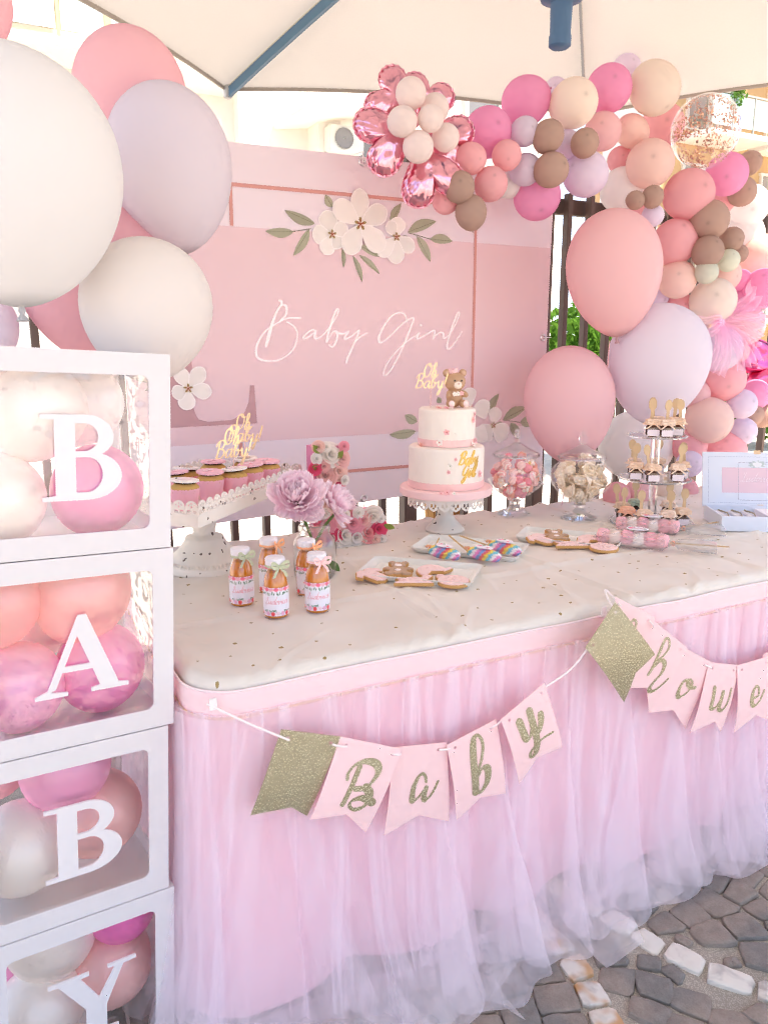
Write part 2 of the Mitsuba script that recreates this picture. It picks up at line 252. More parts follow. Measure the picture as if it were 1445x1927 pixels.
# ---- measured places: balloons, print, pennants (metres; mm for the flat print)
GARLAND=[(1.432,2.12,1.907,0.073,0.084,'hot','bright pink balloon at the lower left of the garland beside the foil hearts'),(1.605,2.16,2.029,0.074,0.074,'hot','bright pink balloon on top of the garland left of a big cream balloon'),(1.726,2.08,2.016,0.074,0.084,'cream','cream balloon on top of the garland above two mocha balloons'),(1.922,2.14,2.1,0.074,0.084,'hot','bright pink balloon just left of the highest cream balloon'),(2.112,2.27,2.219,0.052,0.056,'lav','lavender balloon peeping out behind the top of the garland'),(1.808,2.27,2.117,0.039,0.043,'lav','sliver of lavender balloon behind the cream balloon on top'),(2.085,2.1,2.116,0.082,0.091,'cream','topmost large cream balloon where the garland turns down'),(1.89,2.12,1.962,0.06,0.068,'blush','blush pink balloon behind the right hand mocha balloon of the top row'),(2.058,2.16,1.99,0.053,0.075,'peach','pale peach balloon under the topmost cream balloon'),(2.306,2.27,2.062,0.078,0.078,'coral','coral balloon behind the left rim of the confetti balloon'),(1.521,2.05,1.905,0.043,0.047,'lav','upper small lavender balloon left of the mocha pair'),(1.571,2.0,1.886,0.046,0.048,'mocha','upper mocha balloon of the pair in the middle of the garland'),(1.713,2.0,1.882,0.043,0.049,'mocha','single mocha balloon right of the stacked mocha pair'),(1.579,1.99,1.791,0.051,0.053,'mocha','lower mocha balloon of the pair in the middle of the garland'),(1.316,2.03,1.805,0.045,0.051,'coral','small coral balloon above the left mocha balloons'),(1.444,2.03,1.827,0.044,0.047,'coral','small coral balloon below a bright pink balloon'),(1.383,2.02,1.739,0.049,0.057,'coral','larger coral balloon beside the left mocha balloons'),(1.255,1.99,1.715,0.044,0.046,'mocha','mocha balloon at the left end of the garland under the foil hearts'),(1.303,2.0,1.651,0.046,0.051,'mocha','lowest mocha balloon at the left end of the garland'),(1.252,2.06,1.689,0.039,0.044,'coral','coral balloon half hidden at the left tip of the garland'),(1.325,2.14,1.797,0.029,0.032,'mocha','dark mocha balloon in the shade behind the foil hearts'),(1.543,2.07,1.803,0.048,0.056,'lav','lower lavender balloon left of the mocha pair'),(1.719,2.1,1.899,0.044,0.061,'lav','lavender balloon squeezed between the mocha balloons'),(1.631,2.12,1.742,0.075,0.067,'hot','bright pink balloon hanging under the middle of the garland'),(1.793,2.08,1.815,0.072,0.071,'lav','large lavender balloon hanging under the garland above the fence rail'),(1.541,2.15,1.773,0.042,0.047,'white','white balloon wedged behind the larger coral balloon'),(2.066,2.22,1.912,0.045,0.045,'coral','coral balloon glimpsed between lavender and peach balloons'),(2.064,2.2,1.809,0.075,0.079,'white','white balloon at the inner bend of the garland'),(2.069,2.08,1.872,0.079,0.086,'peach','large peach balloon with a visible knot at the bend of the garland'),(1.945,2.01,1.737,0.03,0.033,'mocha','left of two tiny mocha balloons at the bend'),(2.001,1.99,1.748,0.035,0.037,'mocha','right of two tiny mocha balloons at the bend'),(2.038,2.02,1.697,0.037,0.032,'lav','tiny lavender balloon below the two tiny mocha balloons'),(2.216,2.04,1.78,0.084,0.086,'coral','large coral balloon below the confetti balloon'),(2.2,2.07,1.625,0.077,0.084,'coral','large coral balloon lower down beside a free floating peach balloon'),(2.105,2.15,1.725,0.041,0.037,'coral','coral balloon in the shade behind tiny mocha balloons'),(2.395,2.04,1.863,0.073,0.075,'hot','bright pink balloon below right of the confetti balloon'),(2.575,2.1,1.925,0.043,0.053,'mocha','upper tan balloon at the outer side of the bend'),(2.54,2.09,1.825,0.053,0.047,'mocha','lower tan balloon at the outer side of the bend'),(2.523,2.16,1.803,0.048,0.044,'coral','small coral balloon hidden under a bright pink one'),(2.72,2.2,1.808,0.079,0.079,'white','sunlit white balloon at the outer edge of the garland'),(2.745,2.24,1.706,0.085,0.089,'white','white balloon behind the tan cluster'),(2.273,1.99,1.696,0.066,0.064,'mocha','largest mocha balloon of the right hand column'),(2.253,1.97,1.588,0.053,0.051,'mocha','mocha balloon under the largest mocha balloon'),(2.39,1.99,1.64,0.041,0.043,'mocha','small mocha balloon at the right of the mocha cluster'),(2.496,2.04,1.6,0.033,0.039,'mocha','small mocha balloon behind a pale mint balloon'),(2.372,1.98,1.565,0.039,0.036,'mint','pale mint balloon right of a mocha balloon'),(2.257,1.97,1.52,0.04,0.035,'mint','pale mint balloon directly under a mocha balloon'),(2.217,2.06,1.5,0.066,0.072,'peach','peach balloon left of the pale mint balloon'),(2.451,2.05,1.524,0.058,0.037,'peach','peach balloon under the mint balloon on the right'),(2.62,2.12,1.516,0.041,0.049,'hot','small bright pink balloon peeping out behind peach balloons'),(2.359,2.02,1.427,0.082,0.079,'cream','cream peach balloon directly above the tulle bow'),(2.674,2.06,1.483,0.075,0.065,'hot','bright pink balloon at the right edge above the bow'),(2.666,2.14,1.429,0.071,0.075,'hot','pink balloon behind the upper loop of the bow'),(2.773,2.16,1.609,0.088,0.088,'peach','large sunlit peach balloon at the right edge'),(2.227,2.18,1.457,0.055,0.067,'lav','lilac balloon behind the tall peach balloon'),(2.306,2.12,1.411,0.051,0.043,'coral','deep coral balloon in the shade left of the bow'),(2.678,2.14,1.348,0.084,0.088,'blush','blush balloon seen through the tulle bow'),(2.438,2.04,1.261,0.083,0.087,'lav','lavender balloon under the tails of the bow'),(2.61,2.1,1.246,0.041,0.058,'blush','blush balloon behind the right tail of the bow'),(2.489,2.05,1.145,0.081,0.077,'coral','coral balloon below the tails of the bow'),(2.37,2.08,1.095,0.056,0.072,'blush','dusky pink balloon behind the white free balloon'),(2.393,2.02,0.999,0.086,0.08,'peach','peach balloon low in the column left of a lilac one'),(2.687,2.06,1.083,0.059,0.063,'hot','bright pink balloon low at the right edge'),(2.539,2.0,1.054,0.056,0.054,'lav','pale lilac balloon in front of the low bright pink one'),(2.667,2.05,1.005,0.046,0.042,'mocha','left tan balloon of the low pair at the right edge'),(2.791,2.09,0.99,0.047,0.045,'mocha','right tan balloon of the low pair at the right edge'),(2.599,2.03,0.946,0.054,0.05,'lav','pale pink lilac balloon under the low tan pair'),(2.369,2.08,0.897,0.065,0.069,'coral','coral balloon behind the jars on the tier stand'),(2.54,2.06,0.86,0.087,0.069,'coral','lowest coral balloon above the open gift box'),(2.289,2.0,0.842,0.049,0.051,'lav','lilac balloon behind the left corner of the open gift box'),(2.344,2.06,0.729,0.049,0.049,'coral','coral balloon low behind the tier stand'),(2.249,2.06,0.752,0.056,0.048,'cream','cream balloon low behind the tier stand'),(2.089,2.04,0.749,0.051,0.043,'blush','blush balloon low behind the left jars of the tier stand'),(1.998,2.06,0.739,0.05,0.042,'coral','coral balloon low between candy jar and tier stand'),(2.273,2.26,0.882,0.14,0.173,'white','big white balloon behind the tier stand')]
PEARLS=[(1.084,1.97,1.932,0.041,0.043,'top'),(1.188,2.02,1.921,0.04,0.046,'upper right'),(1.047,1.95,1.854,0.039,0.042,'left'),(1.123,1.93,1.866,0.035,0.038,'innermost'),(1.097,1.95,1.797,0.042,0.047,'lowest'),(1.2,1.98,1.838,0.038,0.044,'right')]
FREE=[(1.836,1.97,1.505,0.151,0.194,'peachpink','tall peach pink balloon floating highest in front of the fence'),(2.039,1.95,1.214,0.168,0.199,'lavwhite','large lavender white balloon floating right of two peach pink ones'),(1.748,2.05,1.079,0.151,0.194,'rose','lower rose pink balloon floating behind the meringue jar'),(0.058,1.36,1.525,0.166,0.182,'bigwhite','huge white balloon at the upper left in front'),(0.358,1.62,1.613,0.119,0.153,'greylav','large pale lavender balloon right of the huge white one'),(0.32,1.78,1.767,0.114,0.14,'pinkc','coral pink balloon behind the pale lavender one at the top left'),(0.237,1.74,1.412,0.174,0.174,'rosed','large dusky rose balloon behind the white balloon above the letter boxes'),(0.268,1.46,1.339,0.115,0.124,'creamw','cream white balloon sitting just above the top letter box'),(0.062,1.6,1.837,0.04,0.063,'pinkc','coral pink balloon cut off at the upper left corner'),(0.023,1.72,1.306,0.044,0.064,'lavwhite','lavender balloon cut off at the left edge below the huge white one')]
CONFETTI=(2.251,2.02,1.981,0.113)
FOILS=[(1.082,2.06,1.942,150,0.075,'upper left'),(1.047,2.03,1.832,200,0.088,'left'),(1.17,2.02,1.75,-65,0.088,'lowest'),(1.261,2.08,1.849,-15,0.085,'right'),(1.203,2.1,1.961,70,0.075,'topmost'),(2.759,2.08,1.188,200,0.13,'big low right')]
BTEXT=[[(817,1407),(823,1403),(820,1393),(808,1377),(789,1337),(774,1292),(769,1269),(779,1290),(794,1339),(811,1379),(827,1394),(839,1387),(835,1364),(818,1347),(843,1355),(882,1356)],[(817,1345),(774,1320),(747,1287),(737,1259),(743,1236),(773,1226),(811,1230),(848,1252),(867,1283),(871,1312),(858,1333),(838,1344)],[(931,1317),(921,1321),(899,1307),(891,1295),(903,1296),(923,1309),(932,1318),(928,1300),(936,1294),(960,1308),(994,1349),(1010,1378),(1004,1384),(988,1351),(971,1300),(969,1284),(979,1300),(993,1317),(1005,1311),(1001,1287),(988,1268),(977,1274)],[(1001,1312),(1026,1309),(1044,1316),(1031,1300),(1032,1292),(1051,1300),(1080,1319),(1064,1283),(1043,1238),(1034,1217),(1038,1233),(1059,1273),(1084,1300),(1110,1312)],[(1252,1347),(1246,1370),(1225,1378),(1196,1366),(1167,1333),(1150,1298),(1154,1282),(1173,1289),(1205,1315),(1240,1345),(1270,1361),(1277,1354),(1261,1319),(1238,1268),(1205,1209),(1180,1178),(1167,1180),(1179,1212),(1211,1250),(1250,1283),(1285,1304),(1299,1313),(1290,1297),(1301,1296),(1328,1310),(1359,1321),(1353,1294),(1362,1305),(1382,1316),(1394,1310),(1393,1297),(1409,1302),(1434,1331),(1455,1373),(1453,1384),(1442,1367),(1421,1315),(1409,1273),(1416,1260),(1438,1278),(1467,1318)],[(1303,1339),(1306,1338),(1305,1336)]]
BPETALS=[(989,1607,972,1677,63),(989,1607,925,1603,57),(989,1607,965,1546,51),(989,1607,1021,1569,45),(989,1607,1042,1635,48),(1210,1612,1223,1674,55),(1210,1612,1278,1575,51),(1210,1612,1208,1528,63),(1210,1612,1147,1551,51),(1210,1612,1183,1659,45),(1084,1643,1084,1749,62),(1084,1643,995,1701,68),(1084,1643,1177,1694,65),(1084,1643,1037,1551,70),(1084,1643,1167,1569,72),(1511,1062,1490,1127,68),(1575,1014,1545,1083,72),(1568,994,1538,936,76),(1609,991,1561,948,76),(1609,991,1675,942,76),(1609,991,1625,1055,58),(524,1150,575,1209,48),(524,1150,595,1135,48),(524,1150,515,1086,52),(524,1150,477,1131,45),(524,1150,497,1210,45)]
BLEAVES=[(935,1635,840,1667,30),(866,1608,779,1605,28),(917,1618,864,1539,26),(993,1687,970,1720,25),(1025,1567,1028,1511,14),(1061,1547,1092,1470,18),(1082,1551,1153,1496,18),(1086,1579,1151,1549,25),(1193,1655,1231,1715,25),(1256,1630,1360,1670,34),(1339,1613,1424,1611,31),(1288,1619,1340,1542,30),(1224,1606,1266,1605,24),(1587,1030,1633,1102,32),(1656,1008,1758,1049,37),(1734,997,1802,987,40),(1689,995,1730,934,35),(1620,992,1663,983,21),(1296,1017,1249,1042,32),(1292,985,1191,978,32),(1390,1079,1376,1097,21)]
BCENT=[(989,1607,0.7),(1210,1612,0.7),(1084,1643,1),(1609,991,0.6),(524,1150,0.7)]
BSTEMS=[(866,1609,922,1620),(1256,1628,1339,1613),(1656,1007,1734,995)]
BL=[(715,1154),(727,1154),(731,1038),(477,1037),(445,1037),(457,1236),(510,1236),(540,1230),(537,1096),(541,1077),(551,1057),(581,1049),(649,1051),(690,1066),(708,1102)]
BUNTL={'B': [[(529,537),(510,504),(491,475)],[(503,520),(506,531),(521,542),(543,543),(561,534),(565,520),(554,505),(538,495),(518,498)],[(538,495),(545,483),(543,471),(533,459),(515,458),(505,467),(509,477),(526,478),(539,472),(550,462)]],'a': [[(669,466),(667,478),(661,484),(652,479),(642,461),(638,439),(641,433),(651,437),(662,447),(669,453)],[(669,453),(664,437),(667,427),(678,433),(688,446),(695,459)]],'b': [[(780,462),(789,486),(793,512),(788,529),(778,536),(771,526),(770,493),(773,452),(776,418)],[(781,453),(790,466),(800,465),(804,454),(801,433),(790,417),(782,416)]],'y': [[(871,548),(879,527),(887,509),(896,512),(900,526)],[(897,564),(905,532),(912,506),(913,482),(907,469),(900,467),(898,477),(908,489),(926,501),(953,509)],[(924,552),(924,538),(920,523),(915,516)]],'S': [[(1169,681),(1183,684),(1187,696),(1181,703),(1172,698),(1165,685),(1162,673)]],'h': [[(1235,598),(1263,609),(1281,625),(1282,642),(1272,645),(1257,626),(1235,594),(1219,575)],[(1236,589),(1256,600),(1267,591),(1259,570),(1236,551),(1227,536),(1242,531),(1266,541),(1282,552)]],'o': [[(1358,529),(1342,529),(1329,511),(1328,495),(1340,493),(1359,501),(1371,516),(1365,529),(1356,524),(1365,510),(1381,506)]],'w': [[(1439,496),(1434,470),(1428,450),(1440,446),(1459,461),(1468,480)],[(1468,480),(1460,457),(1455,440),(1470,435),(1486,455),(1495,482)]],'e': [[(1559,446),(1581,450),(1584,467),(1575,474),(1564,463),(1558,443),(1564,428),(1581,432),(1594,446),(1603,459)]]}
FL=[('gold',[(389,636),(497,598),(429,463),(400,490),(326,497)]),('B',[(497,598),(616,548),(540,399),(500,452),(429,463)]),('a',[(601,552),(715,534),(725,360),(655,397),(581,375)]),('b',[(712,532),(827,557),(850,393),(788,402),(736,365)]),('y',[(828,562),(939,612),(980,469),(916,461),(879,409)]),('S',[(1130,760),(1242,699),(1213,598),(1177,617),(1138,631)]),('h',[(1231,697),(1337,614),(1243,474),(1219,543),(1148,558)]),('o',[(1316,623),(1429,559),(1371,401),(1321,462),(1246,473)]),('w',[(1420,560),(1522,534),(1477,374),(1449,408),(1369,399)]),('e',[(1513,535),(1629,537),(1642,368),(1579,400),(1508,371)]),('r',[(1621,536),(1730,559),(1763,372),(1696,405),(1638,369)]),('gold',[(1098,764),(1012,686),(1136,536),(1153,603),(1203,636)])]
BOXP=(0.192,1.2577,0.0)
BOWC=(2.353,1.99,1.351)
CUPC=[(0.382,1.762),(0.465,1.852),(0.53,1.869),(0.589,1.92),(0.647,1.958),(0.428,1.936),(0.516,2.015),(0.607,2.024),(0.387,1.885)]
COOK1=[(0.781,1.593),(0.856,1.604),(0.848,1.511),(0.923,1.555),(0.931,1.468)]
COOK2=[(1.361,1.689),(1.424,1.699),(1.402,1.608),(1.479,1.615),(1.46,1.54)]
LOLL=[((0.998,1.696),(1.04,1.612),(1.056,1.742)),((1.08,1.636),(1.125,1.552),(1.096,1.755)),((1.17,1.669),(1.205,1.574),(1.122,1.741))]
SKW=[((1.503,1.614),(1.628,1.47),(1.742,1.365)),((1.66,1.704),(1.792,1.583),(1.972,1.585))]
# ------------------------------------------------------------------ ground, paving
def struct(n, mesh, mt, color=None, smooth=False):
    put(n, mesh, mt, color, smooth); labels[n] = {'kind': 'structure'}
def sheet(x0, x1, y0, y1, z, nx=2, ny=2):
    X, Y = np.meshgrid(np.linspace(x0, x1, nx), np.linspace(y0, y1, ny), indexing='ij'); g = gridmesh(np.stack([X, Y, np.full((nx, ny), z)], -1)); return TM(g.vertices, np.asarray(g.faces)[:, ::-1])
struct('ground', sheet(-120, 160, -60, 220, -.03), 'yard')
labels['ground'].update(label='pale sunlit courtyard ground behind the fence')
struct('pavement', sheet(-4, 7, -4, 2.36, .003, 40, 24), 'grout')
labels['pavement'].update(label='cobbled pavement of dark porphyry setts with sandy joints and two rows of white marble setts')
rowA = spline([(1.0, 1.75), (.995, 1.4), (.984, 1.173), (.987, 1.085), (.974, 1.012), (.953, .949), (.936, .90), (.88, .74), (.80, .55), (.62, .25), (.4, 0.0)], 12)
rowB = spline([(1.02, 1.75), (1.05, 1.4), (1.134, 1.12), (1.158, 1.049), (1.175, .981), (1.201, .92), (1.237, .863), (1.28, .80), (1.38, .68), (1.6, .50), (1.9, .3)], 12)
def walk(c, step, jit=.2):
    """points along the polyline c, about step apart"""
    d = np.r_[0, np.cumsum(np.linalg.norm(np.diff(c, axis=0), axis=1))]; s = [0.0]
    while s[-1] < d[-1] - step: s.append(s[-1] + step * (1 + jit * (rng.random() - .5) * 2))
    return np.stack([np.interp(s, d, c[:, k]) for k in (0, 1)], 1), np.interp(s, d, np.arange(len(c)))
def normal(c):
    t = np.gradient(c, axis=0); t /= np.linalg.norm(t, axis=1, keepdims=True); return np.stack([-t[:, 1], t[:, 0]], 1)
quads = []   # (polygon, white)
def band(c0, c1, step, white=False):
    """setts between two curves of the same parameter"""
    n = len(c0); d = np.r_[0, np.cumsum(np.linalg.norm(np.diff((c0 + c1) / 2, axis=0), axis=1))]; s = [0.0]
    while s[-1] < d[-1] - step * .5: s.append(s[-1] + step * (1 + .45 * (rng.random() - .5)))
    for a, b in zip(s[:-1], s[1:]):
        g = .0035 if not white else .004
        e = [np.array([np.interp(q + w, d, c[:, k]) for k in (0, 1)]) for c, q, w in ((c0, a + g, 0), (c0, b - g, 0), (c1, b - g, 0), (c1, a + g, 0))]
        e = [p + rng.normal(0, .0035, 2) for p in e]
        quads.append((Polygon(e), white))
nA, nB = normal(rowA), normal(rowB)
wA, wB = .028, .027
sgnA = 1 if nA[30][0] > 0 else -1; sgnB = 1 if nB[30][0] > 0 else -1
A0, A1 = rowA - sgnA * nA * wA, rowA + sgnA * nA * wA
B0, B1 = rowB - sgnB * nB * wB, rowB + sgnB * nB * wB
band(A0, A1, .073, True); band(B0, B1, .082, True)
edge = A0
for k in range(34):
    w = .070 + .012 * rng.random()
    nn = normal(edge); s_ = -1 if nn[30][0] > 0 else 1
    e0 = edge + s_ * nn * .007; e1 = e0 + s_ * nn * w + np.stack([np.zeros(len(nn)), .004 * np.sin(np.arange(len(nn)) * .3 + k)], 1)
    band(e0, e1, .077); edge = spline(e1[::10], 10)
    if len(edge) < 40: break
# the wedge between the two white rows
m = len(rowA)
P0, P1 = A1 + sgnA * nA * .006, B0 - sgnB * nB * .006
gap = np.linalg.norm(P1 - P0, axis=1)
def wedge(i0, i1, n):
    for j in range(n):
        a, b = (j + .03) / n, (j + .97) / n
        if i1 - i0 > 2: band((P0 + (P1 - P0) * a)[i0:i1], (P0 + (P1 - P0) * b)[i0:i1], .075)
i1_, i2_, i3_ = np.argmax(gap > .10), np.argmax(gap > .20), np.argmax(gap > .31)
wedge(int(np.argmax(gap > .03)), int(i1_) + 1, 1); wedge(int(i1_), int(i2_) + 1, 2); wedge(int(i2_), int(i3_) + 1, 3); wedge(int(i3_), m, 5)
# rows fanning away on the right
def fanrow(k):
    a = math.radians(-66 + 42 * (1 - math.exp(-k * .42))); s0 = np.array([1.155 + .072 * k, 1.33 - .004 * k])
    t = np.linspace(0, 1.9, 60)[:, None]; u = np.array([math.cos(a), math.sin(a)]); nrm = np.array([-u[1], u[0]])
    return s0 + t * u - nrm * .05 * t ** 2
for k in range(40):
    if k == 0: c0 = np.stack([np.interp(np.linspace(12, m - 1, 60), np.arange(m), B1[:, q]) for q in (0, 1)], 1) + np.array([.007, .003])
    else: c0 = fanrow(k) + np.array([.006, .008])
    band(c0, fanrow(k + 1) - np.array([.004, .004]), .085)
setts, seen = [], []
from shapely.strtree import STRtree
for poly, white in quads:
    if not poly.is_valid or poly.area < .0012 or poly.area > .02: continue
    c = poly.centroid
    if not (-1.6 < c.x < 4.2 and -1.2 < c.y < 2.2): continue
    setts.append((poly, white))
tree = STRtree([p for p, _ in setts]); drop = set()
for i, (p, w) in enumerate(setts):
    if i in drop: continue
    for j in tree.query(p):
        if j > i and j not in drop and p.intersection(setts[j][0]).area > .0003: drop.add(int(j)) if not setts[j][1] else drop.add(i)
setts = [s for i, s in enumerate(setts) if i not in drop]
# smaller setts fill what is left between the rows
fill = unary_union([p.buffer(.002) for p, _ in setts if .2 < p.centroid.x < 2.6 and .4 < p.centroid.y < 1.5])
from shapely import affinity
for size in (.076, .064, .054, .045, .037, .030):
    for _ in range(1500):
        x, y = .45 + 2.0 * rng.random(), .5 + .95 * rng.random()
        if fill.contains(Point(x, y)): continue
        a_ = (-65 if x < 1.2 + .3 * (1.1 - y) else -40) + rng.normal(0, 14)
        q = affinity.rotate(sbox(x - size * .5, y - size * (.40 + .12 * rng.random()), x + size * .5, y + size * .45), a_)
        if not fill.intersects(q): setts.append((Polygon([np.array(p_) + rng.normal(0, .003, 2) for p_ in q.exterior.coords[:4]]), False)); fill = fill.union(q.buffer(.002))
def sett(poly):
    q = poly.buffer(-.0045).buffer(.0056, 2).simplify(.0012)
    if q.is_empty or q.geom_type != 'Polygon': return None
    h = .009 + .005 * rng.random(); tx, ty = rng.normal(0, .03, 2); c = np.array(q.centroid.coords[0])
    rings = []
    for off, z in ((0, -.01), (0, h - .003), (-.0024, h), (-.010, h + .0010)):
        r = q if off == 0 else q.buffer(off)
        if r.is_empty or r.geom_type != 'Polygon': break
        rings.append((np.array(r.exterior.coords)[:-1], z))
    n = 18; vs = []
    for pts, z in rings:
        L = LineString(np.vstack([pts, pts[:1]])); a0 = math.atan2(*(pts[0] - c)[::-1])
        ang = np.arange(n) * 2 * np.pi / n; ring = []
        for a in ang:
            ray = LineString([c, c + .3 * np.array([math.cos(a), math.sin(a)])]); it = ray.intersection(L)
            p = np.array(it.coords[0]) if it.geom_type == 'Point' else (np.array(it.geoms[0].coords[0]) if not it.is_empty else c)
            ring.append([*p, z + (tx * (p[0] - c[0]) + ty * (p[1] - c[1])) * (z > 0) + rng.normal(0, .0007)])
        vs.append(ring)
    P = np.array(vs); v = np.vstack([P.reshape(-1, 3), [[*c, rings[-1][1] + .001]]]); f = []
    for r in range(len(P) - 1):
        for j in range(n):
            a, b, d, e = r * n + j, r * n + (j + 1) % n, (r + 1) * n + (j + 1) % n, (r + 1) * n + j; f += [[a, b, d], [a, d, e]]
    b = (len(P) - 1) * n; f += [[b + j, b + (j + 1) % n, len(v) - 1] for j in range(n)]
    return TM(v, f)
def near(s):
    c = s[0].centroid; inside = .35 < c.x < 2.6 and .55 < c.y < 1.36
    return (0 if inside else 10) + math.hypot(c.x - 1.1, c.y - 1.0)
setts.sort(key=near); rest = []
for i, (p, w) in enumerate(setts):
    mm_ = sett(p)
    if mm_ is None: continue
    if i < 290: part('pavement', 'white_cobblestone' if w else 'cobblestone', mm_, 'marble' if w else 'stone', smooth=35)
    else: rest.append((mm_, w))
k_ = part('pavement', 'far_cobblestones', cat([q for q, w in rest if not w]), 'stone', smooth=35); labels[k_] = {'kind': 'stuff'}
wr = [q for q, w in rest if w]
if wr: k_ = part('pavement', 'far_white_cobblestones', cat(wr), 'marble', smooth=35); labels[k_] = {'kind': 'stuff'}
# ------------------------------------------------------------------ fence
FY = 2.37
fe = thing('fence', 'dark brown slatted fence behind the banner and the balloons', 'fence')
bal = [-.55, -.44, -.33, -.22, -.11, 0.02, .13, .24, .35, .46, .565, .672, .78, .885, .99, 1.10, 1.21] + [1.45 + .107 * i for i in range(4)] + [1.985, 2.09, 2.20, 2.305, 2.41, 2.52, 2.63] + [2.86, 2.97, 3.08, 3.19, 3.3, 3.41, 3.52, 3.63, 3.74]
for x in bal: part(fe, 'baluster', bx((x, FY + .02, .96), (.021, .032, 1.72), .003), 'darkwood', smooth=False)
for x in (-.66, 1.32, 1.89, 2.745): part(fe, 'post', bx((x, FY + .03, .95), (.050, .052, 1.94), .004), 'darkwood', smooth=False)
for z in (.16, 1.78): part(fe, 'rail', bx((1.6, FY + .062, z), (4.7, .028, .055), .003), 'darkwood', smooth=False)
# ------------------------------------------------------------------ umbrella
ZE, AP = 2.18, 2.47
um = thing('patio_umbrella', 'large cream patio umbrella shading the table with blue ribs and hub', 'umbrella')
UC = np.array([1.28, 1.60])
UV = [np.array(p) for p in ((.872, 2.967), (2.252, 2.635), (3.05, 1.62), (2.75, -.9), (-.75, -1.1), (-.32, 1.98))]
panels = []
for i in range(6):
    a, b = UV[i], UV[(i + 1) % 6]; n = 14; Pn = np.zeros((n, n, 3))
    for u in range(n):
        for v in range(n):
            r, s = u / (n - 1), v / (n - 1)
            e = a + (b - a) * s; sag = 4 * s * (1 - s)
            e = e + (UC - e) * (.035 * sag)
            p = UC + (e - UC) * r
            z = AP + (ZE - AP) * (r ** 1.25) - .03 * sag * r * (1 - r) + .018 * sag * r ** 3
            Pn[u, v] = (*p, z)
    part(um, 'canopy_panel', gridmesh(Pn), 'canopy', smooth=True)
    seam = Pn[:, 0] + [0, 0, -.003]; part(um, 'seam', tube(seam, .0045, 6), 'matte', (.50, .47, .42))
    hem = Pn[-1]; part(um, 'hem', tube(hem + [0, 0, -.004], .007, 6), 'matte', (.36, .33, .29))
    d = np.array([*(a - UC), 0]); L = np.linalg.norm(d); d /= L; sd = np.array([-d[1], d[0], 0])
    t = np.linspace(.06, .985, 16); c = np.stack([UC[0] + d[0] * L * t, UC[1] + d[1] * L * t, AP + (ZE - AP) * t ** 1.25 - .024], 1)
    w, h = (.0035, .010) if i == 1 else (.0065, .016)
    ring = [c + sd * w + [0, 0, h], c - sd * w + [0, 0, h], c - sd * w - [0, 0, h], c + sd * w - [0, 0, h], c + sd * w + [0, 0, h]]
    part(um, 'rib', gridmesh(np.stack(ring, 1)), 'satin', (.26, .29, .31) if i == 1 else (.075, .16, .25), smooth=False)
    part(um, 'rib_tip', bx((*(a - d[:2] * .012), ZE - .012), (.03, .03, .05), .006), 'satin', (.42, .44, .44))
part(um, 'hub', lathe([(.001, 2.46), (.05, 2.46), (.052, 2.45), (.052, 2.075), (.048, 2.062), (.026, 2.055), (.024, 1.99), (.026, 1.985), (.026, 1.965), (.02, 1.96), (.001, 1.96)], 28, (*UC, 0)), 'satin', (.06, .13, .24))
# ------------------------------------------------------------------ buildings, plants far behind
def balcony(par, x, y, z, w, depth, rail, slab, panes=3, mt='plaster'):
    f = part(par, 'balcony_slab', bx((x, y - depth / 2, z), (w, depth, .16), .02), mt, smooth=False)
    for k in range(panes):
        ww = w / panes; put(name('glass_panel', f), bx((x - w / 2 + ww * (k + .5), y - depth + .04, z + .62), (ww - .09, .015, .85)), 'satin', slab, smooth=False)
    put(name('railing', f), cat([bx((x - w / 2 + w / panes * k, y - depth + .04, z + .58), (.05, .05, 1.05)) for k in range(panes + 1)] + [bx((x, y - depth + .04, z + 1.1), (w + .05, .06, .05))]), 'matte', rail, smooth=False)
def window(par, x, y, z, w, h, shutter):
    f = part(par, 'window', cat([bx((x - w / 2, y - .03, z), (.08, .1, h)), bx((x + w / 2, y - .03, z), (.08, .1, h)), bx((x, y - .03, z + h / 2), (w + .16, .1, .08)), bx((x, y - .05, z - h / 2), (w + .24, .16, .07))]), 'matte', (.72, .68, .6), smooth=False)
    put(name('pane', f), bx((x, y - .012, z), (w - .08, .02, h - .08)), 'gloss', shutter, smooth=False)
bl = thing('apartment_building', 'pale plastered apartment building with lattice balconies at the upper left', 'building')
part(bl, 'wall', bx((-1.85, 17.2, 6), (13.5, 2, 12)), 'plaster', smooth=False)
for (x, z) in ((1.25, 6.2), (1.25, 9.2), (-2.6, 6.2), (-2.6, 3.2), (1.25, 3.2), (3.6, 6.1)): balcony(bl, x, 16.2, z, 2.3, 1.1, (.62, .50, .28), (.62, .78, .80))
for (x, z) in ((.75, 7.4), (1.75, 7.4), (-2.6, 7.4), (3.0, 7.3), (4.1, 7.3), (2.7, 4.2), (.7, 4.2)): window(bl, x, 16.18, z, .8, 1.5, (.55, .46, .3))
lt = name('lattice', bl); put(lt, cat([xf(bx((0, 0, 0), (.03, .03, 1.1)), M((.2 + .17 * (k % 12), 15.12, 7.75), ry=s_)) for k in range(12) for s_ in (45, -45)]), 'matte', (.66, .52, .30), smooth=False)
bc = thing('white_house', 'white house with an overhanging roof slab and an air conditioner behind the foil hearts', 'house')
part(bc, 'wall', bx((8.9, 16.9, 4), (8.0, 2, 8)), 'plaster', smooth=False)
part(bc, 'roof_slab', xf(bx((0, 0, 0), (2.6, 1.8, .14), .02), M((6.9, 15.0, 5.72), ry=-8)), 'plaster', smooth=False)
part(bc, 'side_wall', bx((6.6, 15.65, 5.1), (.5, .6, 1.1)), 'plaster', smooth=False)
ac = part(bc, 'air_conditioner', bx((6.85, 15.2, 5.25), (.75, .3, .5), .03), 'satin', (.66, .68, .62))
